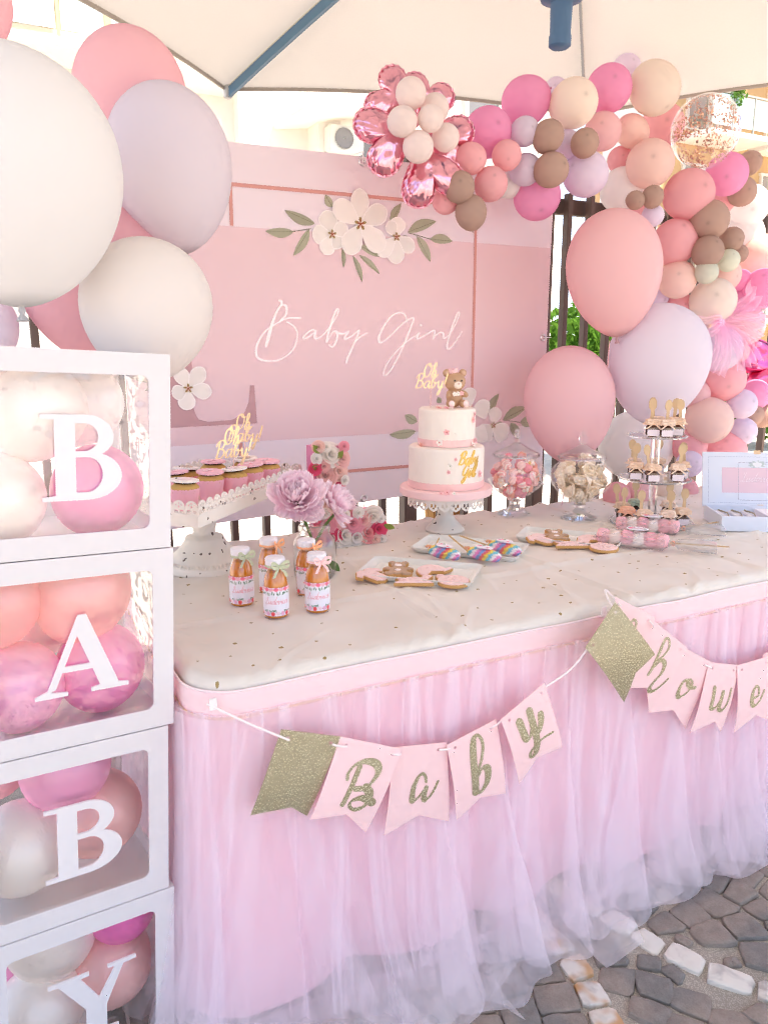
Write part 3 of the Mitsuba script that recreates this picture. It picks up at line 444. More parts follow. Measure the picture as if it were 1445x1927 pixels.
put(name('fan_grille', ac), xf(lathe([(.02, 0), (.18, .0), (.19, .02), (.2, 0)], 20), M((6.78, 15.03, 5.25), rx=90)), 'matte', (.25, .25, .25))
for (x, z) in ((7.6, 4.9), (9.3, 5.2), (10.6, 6.4), (9.6, 3.3), (11.6, 3.6)): window(bc, x, 15.88, z, .9, 1.2, (.22, .22, .22))
part(bc, 'drainpipe', tube([(7.95, 15.8, 0), (7.95, 15.8, 7.9)], .06), 'matte', (.55, .54, .5))
br = thing('ochre_building', 'ochre apartment building with planted glass balconies at the right edge', 'building')
part(br, 'wall', bx((24.0, 20.2, 6), (10.0, 3, 12)), 'ochre', smooth=False)
part(br, 'corner_wall', bx((18.7, 19.6, 6), (.6, 2, 12)), 'plaster', smooth=False)
for z in (2.0, 4.7, 7.4, 10.1):
    for x in (21.0, 24.2): balcony(br, x, 18.7, z, 2.7, 1.3, (.40, .40, .36), (.55, .72, .68))
for z in (3.2, 5.9, 8.6):
    for x in (20.4, 21.7, 24.0): window(br, x, 18.68, z, .9, 1.7, (.35, .28, .2))
def leaves(n, c, s, size, seed, col=(.10, .22, .03)):
    r = np.random.default_rng(seed); p = r.normal(0, 1, (n, 3)); p /= np.linalg.norm(p, axis=1, keepdims=True); p *= (.35 + .65 * r.random((n, 1)) ** .5)
    lump = meshkit.fbm(p * 2.3 + seed, 3, seed)[:, None]; p = p * (.6 + .75 * lump)
    u = r.normal(0, 1, (n, 3)); u /= np.linalg.norm(u, axis=1, keepdims=True); w = np.cross(u, r.normal(0, 1, (n, 3))); w /= np.linalg.norm(w, axis=1, keepdims=True)
    c0 = p * s + c; sz = size * (.6 + .8 * r.random((n, 1)))
    v = np.stack([c0 - u * sz, c0 + w * sz * .45, c0 + u * sz, c0 - w * sz * .45], 1).reshape(-1, 3); k = np.arange(n)[:, None] * 4
    cc = np.repeat(np.asarray(col) * (.7 + .7 * r.random((n, 1))), 4, 0)
    return TM(v, np.vstack([k + [0, 1, 2], k + [0, 2, 3]])), cc
for i, (x, y, z, sx, sz, lab) in enumerate(((5.3, 6.2, 1.12, .55, .55, 'sunlit green shrub seen between the fence slats right of the banner'), (6.2, 6.5, 1.12, .5, .5, 'sunlit green shrub behind the right hand free balloons'), (8.8, 6.6, .55, .7, .45, 'low green shrub seen low between the slats at the right edge'))):
    t = thing('shrub', lab, 'shrub')
    mmm, cc = leaves(2600, (x, y, z), (sx, .5, sz), .05, 10 + i); put(name('foliage', t), mmm, 'leaf', cc, False)
    part(t, 'stem', cat([tube(spline([(x + .03 * j, y, 0), (x + .06 * j, y + .02, .4), (x + .14 * j, y, z)]), .012) for j in (-1, 0, 1)]), 'matte', (.16, .11, .07))
for i, (x, y, z) in enumerate(((20.4, 17.6, 5.6), (21.6, 17.6, 5.5), (20.6, 17.6, 8.4), (21.2, 17.6, 2.9))):
    t = thing('balcony_plant', ('bushy green plant on the middle balcony at the right edge, left one', 'bushy green plant on the middle balcony at the right edge, right one', 'bushy green plant on the upper balcony at the right edge', 'bushy green plant on the lower balcony at the right edge')[i], 'plant')
    mmm, cc = leaves(900, (x, y, z + .1), (.45, .3, .55), .07, 30 + i, (.12, .24, .05)); put(name('foliage', t), mmm, 'leaf', cc, False)
    part(t, 'pot', lathe([(.01, 0), (.16, 0), (.2, .3), (.18, .3), (.17, .26), (.01, .26)], 16, (x, y, z - .82)), 'matte', (.45, .22, .12))
ba = thing('wooden_barrel', 'orange brown wooden barrel planter behind the cake stand beyond the fence', 'barrel')
bp = [(.075, .44), (.088, .52), (.094, .62), (.088, .72), (.078, .80)]
for k in range(14):
    a0, a1 = k * 2 * np.pi / 14 + .02, (k + 1) * 2 * np.pi / 14 - .02
    Pq = np.array([[(1.70 + r * math.cos(a), 2.75 + r * math.sin(a), z) for a in (a0, (a0 + a1) / 2, a1)] for r, z in bp]); part(ba, 'stave', gridmesh(Pq), 'matte', np.array((.52, .27, .09)) * (.8 + .4 * rng.random()), True)
part(ba, 'base', lathe([(.001, -.03), (.085, -.03), (.08, .44), (.07, .45), (.001, .45)], 20, (1.70, 2.75, 0)), 'matte', (.42, .21, .08))
for z in (.50, .60, .655, .75): part(ba, 'hoop', lathe([(.0925 + .004 * (z > .55) - .002, z - .006), (.099 - .003 * (z > .7), z), (.0925 + .004 * (z > .55) - .002, z + .006)], 28, (1.70, 2.75, 0)), 'satin', (.35, .20, .08))
pi_ = single('plaster_pillar', 'cream plaster pillar in the gap between the left balloons', 'pillar', cat([bx((.33, 5.2, .9), (.17, .17, 1.8), .01), bx((.33, 5.2, 1.84), (.24, .24, .08), .01)]), 'plaster')
bt = thing('market_bench', 'brown wooden crate on a pale metal bench in the gap left of the banner', 'bench')
part(bt, 'crate', cat([bx((.66, 6.2, 1.30 + .055 * k), (.40, .25, .045), .004) for k in range(4)]), 'matte', (.33, .19, .10), smooth=False)
part(bt, 'bench_top', bx((.66, 6.2, 1.22), (.7, .4, .05), .005), 'matte', (.6, .6, .56)); part(bt, 'leg', bx((.45, 6.2, .6), (.05, .3, 1.2)), 'matte', (.4, .42, .42)); part(bt, 'leg', bx((.87, 6.2, .6), (.05, .3, 1.2)), 'matte', (.4, .42, .42))
# ------------------------------------------------------------------ table cloth, skirt
TX0, TX1, TY0, TY1, TZ, RC = .255, 3.0, 1.20, 2.14, .72, .085
def outline_dist(P):
    """signed distance inside the rounded table outline and its gradient (pointing out)"""
    c = np.array([(TX0 + TX1) / 2, (TY0 + TY1) / 2]); h = np.array([(TX1 - TX0) / 2, (TY1 - TY0) / 2]) - RC
    q = P - c; a = np.abs(q) - h; o = np.maximum(a, 0); L = np.linalg.norm(o, axis=-1)
    d = RC - (L + np.minimum(a.max(-1), 0))
    corner = L > 1e-9
    g = np.where(corner[..., None], o / np.maximum(L, 1e-9)[..., None], (a >= a.max(-1, keepdims=True)) * 1.0) * np.sign(q)
    return d, g
def cloth():
    xs = np.arange(TX0 - .03, TX1 + .031, .0085); ys = np.arange(TY0 - .03, TY1 + .031, .0085)
    P = np.stack(np.meshgrid(xs, ys, indexing='ij'), -1); d, g = outline_dist(P)
    r = .022; a = r - d; th = np.clip(a / r, 0, np.pi / 2); ext = np.maximum(a - r * np.pi / 2, 0)
    dn = np.where(a > 0, r - r * np.sin(th), d); z = TZ - np.where(a > 0, r * (1 - np.cos(th)) + ext, 0)
    Q = P + g * (d - dn)[..., None]
    wr = meshkit.fbm(np.stack([P[..., 0] * 9, P[..., 1] * 9, P[..., 0] * 0], -1), 4, 3) - .5
    edge = np.clip(1 - np.abs(d) / .07, 0, 1)
    w2 = meshkit.fbm(np.stack([P[..., 0] * 26, P[..., 1] * 7, P[..., 0] * 0 + 4], -1), 3, 9) - .5
    z = z + .008 * wr + .020 * edge * w2 * (a < r * 1.4)
    for c0, ax, amp in ((.79, 0, .006), (1.24, 0, .008), (1.70, 0, .007), (2.15, 0, .006), (1.50, 1, .006), (1.80, 1, .006)):
        off = P[..., ax] - c0 - .012 * (meshkit.noise(np.stack([P[..., 1 - ax] * 3, P[..., 0] * 0, P[..., 0] * 0 + c0], -1)) - .5)
        z = z + amp * np.clip(1 - np.abs(off) / .016, 0, 1) * (a < r)
    rc = np.random.default_rng(8)
    for _ in range(34):   # short creases running in from the front edge and across the top
        x0, y0 = TX0 + .1 + 2.4 * rc.random(), TY0 + (.0 if rc.random() < .7 else .5 * rc.random()); an = math.radians(90 + rc.normal(0, 38)); L = .06 + .22 * rc.random(); am = .003 + .005 * rc.random()
        u = (P[..., 0] - x0) * math.cos(an) + (P[..., 1] - y0) * math.sin(an); w = -(P[..., 0] - x0) * math.sin(an) + (P[..., 1] - y0) * math.cos(an) + .01 * np.sin(u * 20 + x0 * 9)
        z = z + am * np.clip(1 - np.abs(w) / (.008 + .010 * rc.random()), 0, 1) * np.clip(1 - np.abs(u) / L, 0, 1)
    Q = Q + g * (.004 * edge * w2)[..., None]
    return gridmesh(np.concatenate([Q, z[..., None]], -1))
single('tablecloth', 'cream paper tablecloth with small gold dots covering the long dessert table', 'tablecloth', cloth(), 'cloth', smooth=True)
def perimeter(off, step=.01):
    """points round the visible sides: up the left end, round the corner, along the front"""
    r = RC + off; pts = []
    for y in np.arange(TY1 - .02, TY0 + RC, -step): pts.append((TX0 - off, y, -1, 0))
    n = max(6, int(r * np.pi / 2 / step))
    for a in np.linspace(np.pi, 1.5 * np.pi, n): pts.append((TX0 + RC + r * math.cos(a), TY0 + RC + r * math.sin(a), math.cos(a), math.sin(a)))
    for x in np.arange(TX0 + RC + step, TX1, step): pts.append((x, TY0 - off, 0, -1))
    return np.array(pts)
sk = thing('table_skirt', 'pink tulle table skirt with satin band round the dessert table, ends trailing on the cobbles', 'table skirt')
pp = perimeter(.006); s_ = np.arange(len(pp)) * .01
def bandsheet(z0, z1, off, n=6):
    rows = []
    for t in np.linspace(0, 1, n):
        w = .0035 * (meshkit.noise(np.stack([s_ * 13, s_ * 0 + 3, s_ * 0 + t], 1)) - .5) + .003 * np.sin(t * np.pi)
        dz = .004 * (meshkit.noise(np.stack([s_ * 6, s_ * 0, s_ * 0], 1)) - .5)
        rows.append(np.stack([pp[:, 0] + pp[:, 2] * (off + w), pp[:, 1] + pp[:, 3] * (off + w), z0 + (z1 - z0) * t + dz], 1))
    return np.stack(rows, 0)
Bn = bandsheet(.700, .653, 0); part(sk, 'satin_band', gridmesh(Bn), 'fabric', (.90, .66, .67), True)
part(sk, 'piping', tube(Bn[0] + [0, 0, .001], .0022, 6), 'satin', (.86, .72, .72)); part(sk, 'gold_cord', tube(Bn[-1] + np.stack([pp[:, 2] * .002, pp[:, 3] * .002, 0 * s_], 1), .0016, 6), 'satin', (.78, .58, .38))
def drape(z0, z1, lam, a0, a1, b0, b1, seed, step=.004, rows=46, out=None, hem=None, over=0.0):
    """pleated sheet along the perimeter; the pleats fold over themselves sideways by a, stand out by b"""
    q = perimeter(.0, step); n = len(q); s = np.arange(n) * step; R = []
    N = lambda f, k: meshkit.noise(np.stack([s * f, s * 0 + seed, s * 0 + k], 1)) - .5
    ph = 2 * np.pi * s / lam + 7 * N(6, 1); ph2 = 2 * np.pi * s / (lam * 2.7) + 9 * N(3, 2)
    amp = .35 + 1.3 * (N(5, 3) + .5); base = out(s) if out else 0
    hz = z1 + (hem(s) if hem is not None else 0)
    for t in np.linspace(0, 1, rows):
        mixp = np.clip(1.4 * t, 0, 1)
        side = (a0 + (a1 - a0) * t) * ((1 - mixp) * np.sin(ph + .6 * t) + mixp * np.sin(ph2 + 1.2 * t)) * amp
        nrm = (b0 + (b1 - b0) * t) * ((1 - mixp) * np.cos(ph) + mixp * np.cos(ph2 + t)) * amp + over + t ** 2.2 * base
        side = side + .02 * t * N(2.5, 5 + 0 * t) * 2 + (.05 * t * N(4, 5 + 2.4 * t) if out else 0)
        s2 = np.clip(s + side, 0, s[-1]); ix = np.interp(s2, s, np.arange(n)); i0 = np.clip(ix.astype(int), 0, n - 2); fr_ = (ix - i0)[:, None]
        P = q[i0] * (1 - fr_) + q[i0 + 1] * fr_
        if out:
            low = np.clip((t - .72) / .28, 0, 1)
            nrm = nrm + low * (.050 * np.abs(N(26, 7 + t * 3)) + .030 * N(60, 9 + t * 5)); rag = low ** 2 * .030 * (N(34, 12) + .5)
        else: rag = 0
        R.append(np.stack([P[:, 0] + P[:, 2] * nrm, P[:, 1] + P[:, 3] * nrm, z0 + (hz - z0) * t + rag + 0 * s], 1))
    return np.stack(R, 0)
hemf = lambda s: .03 * (meshkit.noise(np.stack([s * 2.2, s * 0, s * 0], 1)) - .3)
part(sk, 'lining', gridmesh(drape(.668, .062, .17, .0, .020, .003, .026, 3, .006, 30, hem=hemf)), 'fabric', (.88, .54, .60), True)
spread = lambda s: .035 + .09 * meshkit.noise(np.stack([s * 5, s * 0 + 8, s * 0], 1))
part(sk, 'tulle_layer', gridmesh(drape(.66, .010, .038, .012, .046, .003, .026, 5, .003, over=.012, out=spread)), 'tulle', (.95, .86, .92), True)
part(sk, 'tulle_layer', gridmesh(drape(.658, .012, .055, .020, .066, .004, .034, 11, .003, over=.022, out=lambda s: .05 + .10 * meshkit.noise(np.stack([s * 4, s * 0 + 2, s * 0], 1)))), 'tulle', (.97, .90, .95), True)
# single folds of tulle that stand out in front of the layers
def fold(s0, wtop, wbot, drift, seed, zend, off):
    q = perimeter(.0, .004); n = len(q); g = np.linspace(-1, 1, 22); R = []
    for t in np.linspace(0, 1, 44):
        w = wtop + (wbot - wtop) * t ** .8; s = (s0 + drift * t ** 1.4 + .018 * math.sin(t * 3.1 + seed) + w * g + .006 * np.sin(g * 9 + seed + t * 4)) / .004
        i0 = np.clip(s.astype(int), 0, n - 2); fr_ = np.clip(s - i0, 0, 1)[:, None]; P = q[i0] * (1 - fr_) + q[i0 + 1] * fr_
        b = off * (.35 + .65 * t) + .010 * (.3 + t) * np.cos(g * 4.2 + seed + t * 1.3) + .055 * max(0, t - .8) ** 1.2 * 4 * (1 + .5 * np.sin(g * 5 + seed))
        R.append(np.stack([P[:, 0] + P[:, 2] * b, P[:, 1] + P[:, 3] * b, .660 + (zend - .660) * t + .012 * max(0, t - .9) * 10 * np.sin(g * 7 + seed)], 1))
    return gridmesh(np.array(R))
fr2_ = np.random.default_rng(21); s0 = .55
while s0 < 3.0:
    part(sk, 'tulle_fold', fold(s0, .006 + .012 * fr2_.random(), .020 + .045 * fr2_.random(), fr2_.normal(0, .06), fr2_.random() * 6, .020 + .05 * fr2_.random(), .030 + .016 * fr2_.random()), 'tulle', (.98, .93, .97), True); s0 += .045 + .06 * fr2_.random()
# loose ends lying on the cobbles
def puddle(x0, x1, reach, seed):
    xs = np.linspace(x0, x1, 90); R = []
    for t in np.linspace(0, 1, 26):
        n1 = meshkit.fbm(np.stack([xs * 9, xs * 0 + t * 2.2, xs * 0 + seed], 1), 3, seed)
        y = 1.16 - reach * t * (.55 + .9 * meshkit.noise(np.stack([xs * 7, xs * 0, xs * 0 + seed], 1)))
        R.append(np.stack([xs + .05 * (meshkit.noise(np.stack([xs * 11, xs * 0 + t * 3, xs * 0 + seed + 4], 1)) - .5), y, .020 + .085 * (n1 - .32) * math.sin(math.pi * min(1, t * .9 + .1)) + .03 * (1 - t)], 1))
    P = np.stack(R, 0); P[..., 2] = np.maximum(P[..., 2], .018); return P
for (a, b, rc, sd) in ((.28, .62, .16, 3), (.52, .80, .19, 8), (.78, .98, .10, 6), (1.0, 1.16, .12, 14), (1.18, 1.34, .06, 15), (1.5, 2.0, .05, 16)):
    part(sk, 'loose_tulle', gridmesh(puddle(a, b, rc, sd)), 'tulle', (.97, .93, .98), True)
# ------------------------------------------------------------------ bunting
bu = thing('bunting', 'pink and glitter gold paper pennant bunting hanging across the table skirt, spelling baby and shower', 'bunting')
BY = 1.150
def curl(v, top, k, y0):
    """paper bellies towards the front and curls at its lower end"""
    d = np.clip((top - v[:, 1]) / .19, 0, 1.2)
    return y0 - .004 * k - .020 * np.sin(d * 2.0) * (.6 + .4 * math.sin(k * 2.1)) + .012 * (d > .6) * (d - .6)
for k, (ch, pts) in enumerate(FL):
    pg = Polygon([(x / 1000, z / 1000) for x, z in pts]); y0 = BY - (.006 if k == 11 else 0)
    lift = .004 if k == 11 else 0
    holes = []
    a, b, c_ = (np.array(pts[i]) / 1000 for i in (0, 1, 2)); u = (b - a) / np.linalg.norm(b - a); dn = np.array([u[1], -u[0]]); dn = dn if dn @ (np.array(pg.centroid.coords[0]) - a) > 0 else -dn
    holes = [a + u * .016 + dn * .013, b - u * .016 + dn * .013]
    pg2 = pg.difference(unary_union([Point(h).buffer(.0028) for h in holes]))
    f2 = extr(pg2, .0007); f2 = f2.subdivide_to_size(.016) if False else f2
    v, f = subd(f2, .03, 3)
    top = max(a[1], b[1])
    Yv = curl(v, top, k % 5, y0) - v[:, 2] - lift * 6
    key = part(bu, 'pennant', TM(np.stack([v[:, 0], Yv, v[:, 1]], 1), f), 'glitter' if ch == 'gold' else 'fabric', None if ch == 'gold' else (.90, .635, .63), False)
    st = BUNTL.get(ch)
    if ch == 'r': st = [[(1660 + int(x * 50 + y * 14), 470 + int(y * 45)) for x, y in s] for s in GL['r'][1]]
    if st:
        
        poly = pen([[(x / 1000, z / 1000) for x, z in s] for s in st],   .0038, .0168 if ch in 'Bby' else .0132, .45)
        e = extr(poly, .0008); v, f = subd(e, .03, 2)
        put(name('letter', key), TM(np.stack([v[:, 0], curl(v, top, k % 5, y0) - v[:, 2] - .0012, v[:, 1]], 1), f), 'glitter', None, 30)
def hole_points(pts):
    a, b, c = (np.array(pts[i]) / 1000 for i in (0, 1, 2)); u = (b - a) / np.linalg.norm(b - a); dn = np.array([u[1], -u[0]]); g = np.mean(np.array(pts), 0) / 1000
    dn = dn if dn @ (g - a) > 0 else -dn
    return a + u * .016 + dn * .013, b - u * .016 + dn * .013
HP = [hole_points(p) for _, p in FL]
P3 = lambda h, dy=0.0: (h[0], BY - .012 - dy, h[1])
segs = [spline([(.275, 1.192, .690), (.34, 1.165, .650), P3(HP[0][0])])]
for i in range(10):
    if i != 4: segs.append(spline([P3(HP[i][1]), P3((HP[i][1] + HP[i + 1][0]) / 2, .004), P3(HP[i + 1][0])]))
segs += [spline([P3(HP[4][1]), (1.01, BY - .012, .625), P3(HP[11][1], .03)]), spline([P3(HP[11][0], .03), (1.125, 1.165, .752), (1.14, 1.188, .762), P3(HP[5][0])])]
for q_ in segs: part(bu, 'string', tube(q_, .0021, 6), 'fabric', (.86, .80, .78))
for q_ in (bx((1.14, 1.190, .712), (.012, .003, .022)), bx((.285, 1.190, .688), (.012, .004, .02))): part(bu, 'tape', q_, 'satin', (.85, .82, .8))
# ------------------------------------------------------------------ printed banner
bn = thing('banner', 'pink and pale lilac printed vinyl banner reading Baby Girl, hung on the fence', 'banner')
def ripple(v):
    x, z = v[:, 0], v[:, 2]
    return .006 * np.sin(x * 5.2 + .7 * z) * np.sin(z * 3.1 + .4) + .004 * np.sin(x * 9 - z * 6) * np.exp(-((z - 1.84) / .12) ** 2) + .02 * np.clip((z - 1.78) / .06, 0, 1) ** 2 * .3
def onb(mesh, size=.03):
    v, f = subd(mesh, size, 2)
    v = v.copy(); v[:, 1] += ripple(v); return TM(v, f)
def rectg(x0, x1, z0, z1, y):
    nx, nz_ = max(2, int((x1 - x0) / .025)), max(2, int((z1 - z0) / .025))
    X, Z = np.meshgrid(np.linspace(x0, x1, nx), np.linspace(z0, z1, nz_), indexing='ij'); v = np.stack([X, np.full_like(X, y), Z], -1)
    m_ = gridmesh(v); w = np.array(m_.vertices); w[:, 1] += ripple(w); return TM(w, m_.faces)
bot = lambda x: .730 + .034 * np.clip((x - .46) / .85, 0, 1.15)
b0 = rectg(.35, 1.845, 0, 1, 2.3); w = np.array(b0.vertices); zz = bot(w[:, 0]) + (1.842 - bot(w[:, 0])) * w[:, 2]; w[:, 2] = zz; w[:, 1] = 2.3; w[:, 1] += ripple(w)
part(bn, 'panel', TM(w, b0.faces), 'vinyl', (.79, .70, .745), True)
part(bn, 'pink_block', rectg(.352, 1.843, .982, 1.612, 2.2988), 'vinyl', (.755, .56, .58), True)
LW = .0105
bars = [(.672, .672 + LW, .860, .981), (.672, .672 + LW, 1.613, 1.732), (1.522 - LW, 1.522, .860 + LW, 1.732 - LW), (.672 + LW, 1.522, 1.732 - LW, 1.732), (.672 + LW, 1.522, .860, .860 + LW)]
part(bn, 'copper_frame', cat([rectg(*q_, 2.2977) for q_ in bars]), 'vinyl', (.62, .31, .27), True)
part(bn, 'big_letter', onb(wall(Polygon([(x / 1000, z / 1000) for x, z in BL]).buffer(0), .0005, 2.2976)), 'vinyl', (.52, .31, .32), False)
def leafpoly(a, b, w):
    a, b = np.array(a) / 1000, np.array(b) / 1000; d = b - a; n = np.array([-d[1], d[0]]) / np.linalg.norm(d); w = w / 2000
    t = np.linspace(0, 1, 14); prof = np.sin(np.pi * t ** .9) ** .8 * w; bend = .10 * np.sin(np.pi * t) * np.linalg.norm(d)
    c = a + d * t[:, None] + n * bend[:, None] * .5; return Polygon(np.vstack([c + n * prof[:, None], (c - n * prof[:, None])[::-1]])).buffer(0)
def petalpoly(a, b, w):
    a, b = np.array(a) / 1000, np.array(b) / 1000; d = b - a; n = np.array([-d[1], d[0]]) / np.linalg.norm(d); w = w / 2000
    t = np.linspace(0, 1, 22); prof = (np.clip(np.sin(np.pi * t ** 1.5), 0, 1)) ** .6 * w + .0006
    c = a + d * t[:, None]; return Polygon(np.vstack([c + n * prof[:, None], (c - n * prof[:, None])[::-1]])).buffer(0)
for a in BSTEMS: part(bn, 'twig', onb(wall(LineString([(a[0] / 1000, a[1] / 1000), (a[2] / 1000, a[3] / 1000)]).buffer(.0012), .0004, 2.2976)), 'vinyl', (.22, .19, .14), False)
for i, (ax, az, bx_, bz, w) in enumerate(BLEAVES):
    lp = leafpoly((ax, az), (bx_, bz), w); k_ = part(bn, 'leaf', onb(wall(lp, .0004, 2.2975)), 'vinyl', np.array((.40, .40, .28)) * (.85 + .06 * (i % 4)), False)
    put(name('vein', k_), onb(wall(LineString([(ax / 1000, az / 1000), (bx_ / 1000, bz / 1000)]).buffer(.0009).intersection(lp), .0003, 2.2970)), 'vinyl', (.22, .22, .14), False)
for i, (ax, az, bx_, bz, w) in enumerate(BPETALS):
    pq = petalpoly((ax, az), (bx_, bz), w); y = 2.2966 - .0003 * (i % 18)
    k_ = part(bn, 'petal', onb(wall(pq, .0003, y)), 'vinyl', (.87, .84, .81), False)
    inn = pq.buffer(-.0032)
    if not inn.is_empty: put(name('shading', k_), onb(wall(inn, .0003, y - .00025)), 'vinyl', np.array((.79, .755, .70)) * (.96 + .05 * (i % 3)), False)
for cx, cz, s in BCENT:
    ps = []
    for k in range(5):
        a = math.radians(90 + 72 * k); c = np.array([cx / 1000 + .013 * s * math.cos(a), cz / 1000 + .013 * s * math.sin(a)])
        ps.append(xf(extr(Point(0, 0).buffer(1), .1), np.eye(4)) if False else Polygon([(c[0] + .0075 * s * (math.cos(q) * math.cos(a) - .6 * math.sin(q) * math.sin(a)), c[1] + .0075 * s * (math.cos(q) * math.sin(a) + .6 * math.sin(q) * math.cos(a))) for q in np.linspace(0, 6.2, 14)]))
    part(bn, 'stamens', onb(wall(unary_union(ps), .0004, 2.2905)), 'vinyl', (.34, .26, .10), False)
    part(bn, 'flower_eye', onb(wall(unary_union([LineString([(cx / 1000, cz / 1000), (cx / 1000 + .012 * s * math.cos(math.radians(90 + 72 * k)), cz / 1000 + .012 * s * math.sin(math.radians(90 + 72 * k)))]).buffer(.0018 * s) for k in range(5)]), .0004, 2.2898)), 'vinyl', (.36, .10, .05), False)
part(bn, 'lettering', onb(wall(pen([[(x / 1000, z / 1000) for x, z in s] for s in BTEXT], .0042, .0085, .5), .0005, 2.2976)), 'vinyl', (.95, .88, .87), False)
for (x, z) in ((.375, 1.82), (1.097, 1.826), (1.822, 1.825), (.375, .752), (1.095, .768), (1.822, .785), (1.826, 1.30), (.372, 1.3)):
    y = 2.2975 + float(ripple(np.array([[x, 0, z]]))[0])
    part(bn, 'eyelet', xf(lathe([(.0065, 0), (.008, .003), (.0115, .003), (.0135, 0)], 20), M((x, y, z), rx=90)), 'foil', (.75, .75, .76), True)
    part(bn, 'cable_tie', tube([(x, y - .003, z), (x + (.035 if x > 1.8 else 0), y + .0, z + (.03 if z > 1.8 else (-.035 if z < .8 else .0))), (x + (.05 if x > 1.8 else 0), FY, z + (.035 if z > 1.8 else (-.03 if z < .8 else 0)))], .0016, 6), 'satin', (.8, .8, .8))
# ------------------------------------------------------------------ balloons
def balloon_mesh(rx, rz, tip=.5, n=40, m=30):
    """drop shape, knot downwards, centre at the origin"""
    t = np.linspace(0, 1, m) ** .92
    th = np.pi * t; r = rx * np.sin(th) * (1 - tip * .30 * (1 - np.cos(th)) / 2 * t); r *= rx / r.max()
    z = rz * (np.cos(th) - tip * .10 * t ** 4)
    zt = z[-1]; k = rx * .032
    prof = [(1e-4, z[0])] + [(r[i], z[i]) for i in range(1, m - 1) if not (t[i] > .93 and r[i] < k * 1.6)] + [(k * 1.3, zt + k * 1.2), (k * .8, zt), (k * 1.1, zt - k * .8), (k * .6, zt - k * 1.8), (k * 1.7, zt - k * 3.4), (k * 1.75, zt - k * 3.8), (1e-4, zt - k * 3.2)]
    return lathe(prof[::-1], n)
def balloon_colors(mesh, col, rz, dot=True):
    v = np.array(mesh.vertices); c = np.tile(np.asarray(col, float), (len(v), 1))
    a = v[:, 2] / rz
    nipple = .7 * np.exp(-(((1 - a) / .007)) ** 2) if dot else 0
    neck = np.clip((-a - .94) / .08, 0, 1)
    return c * (1 - .32 * nipple[:, None] - .30 * neck[:, None]) if dot else c * (1 - .3 * neck[:, None])
def aim(d):
    """rotation that brings +z to direction d"""
    d = np.array(d, float); d = d / np.linalg.norm(d); x = np.cross(d, [.2, .1, 1.]); x /= np.linalg.norm(x) + 1e-9
    return np.stack([x, np.cross(d, x), d], 1)
def put_balloon(key, c, rx, rz, col, d=(0, 0, 1), mt='balloon', tip=.5, dot=True):
    b = balloon_mesh(rx, rz, tip); cc = balloon_colors(b, col, rz, dot); A = np.eye(4); A[:3, :3] = aim(d); A[:3, 3] = c
    m_ = xf(b, A); put(key, m_, mt, cc, True); return m_
for x, y, z, rx, rz, c, lab in GARLAND:
    k = thing('garland_balloon', lab, 'balloon', 'balloons of the garland'); col = np.array(COL[c]) * (.96 + .08 * rng.random())
    to = np.array([-.35, -1.0, .15]) + rng.normal(0, .38, 3)      # knots are tied at the back of the garland
    put_balloon(k, (x, y, z), rx, (rx + rz) / 2 * 1.06, col, to, 'balloon', .35)
for x, y, z, rx, rz, lab in PEARLS:
    k = thing('pearl_balloon', f'small pearly cream balloon of the flower on the foil hearts, the {lab} one', 'balloon', 'small pearl balloons on the foil hearts')
    put_balloon(k, (x, y, z), rx, (rx + rz) / 2 * 1.05, COL['pearl'], np.array([-.4, -1, .05]) + rng.normal(0, .3, 3), 'balloon', .3, False)
TAILS = []
for i, (x, y, z, rx, rz, c, lab) in enumerate(FREE):
    k = thing('latex_balloon', lab, 'balloon'); tilt = rng.normal(0, .05, 2)
    tip = .75 if i < 3 else .55
    put_balloon(name('skin', k), (x, y, z), rx, rz, COL[c], (tilt[0], tilt[1], 1), 'balloon', tip)
    zb = z - rz * 1.12
    if i < 3:
        e = [(x, y, zb), (x + .01, y + .02, zb - .12), (x - .02, y + .05, zb - .3), (x - .01, y + .16, .55 if i else .5)]
        part(k, 'ribbon', tube(spline(e), .0016, 6), 'satin', (.78, .45, .45))
# confetti balloon: clear skin with foil flakes inside
x, y, z, r = CONFETTI
k = thing('confetti_balloon', 'clear balloon filled with rose gold confetti flakes at the bend of the garland', 'balloon')
part(k, 'skin', xf(balloon_mesh(r, r * 1.04, .3), M((x, y, z))), 'pane', smooth=True)
d = rng.normal(0, 1, (2600, 3)); d /= np.linalg.norm(d, axis=1, keepdims=True)
keep = meshkit.fbm(d * 2.2, 3, 5) > .44; d = d[keep][:1300]
a = np.cross(d, rng.normal(0, 1, d.shape)); a /= np.linalg.norm(a, axis=1, keepdims=True); b_ = np.cross(d, a); c0 = np.array([x, y, z]) + d * r * .975
s = .0022 + .0022 * rng.random((len(d), 1)); tl = d * s * rng.normal(0, .6, (len(d), 1))
v = np.stack([c0 - a * s, c0 + b_ * s - tl, c0 + a * s, c0 - b_ * s + tl], 1).reshape(-1, 3); j = np.arange(len(d))[:, None] * 4
kk = put(name('confetti', k), TM(v, np.vstack([j + [0, 1, 2], j + [0, 2, 3]])), 'foil', (.62, .36, .26), False); labels[kk] = {'kind': 'stuff'}
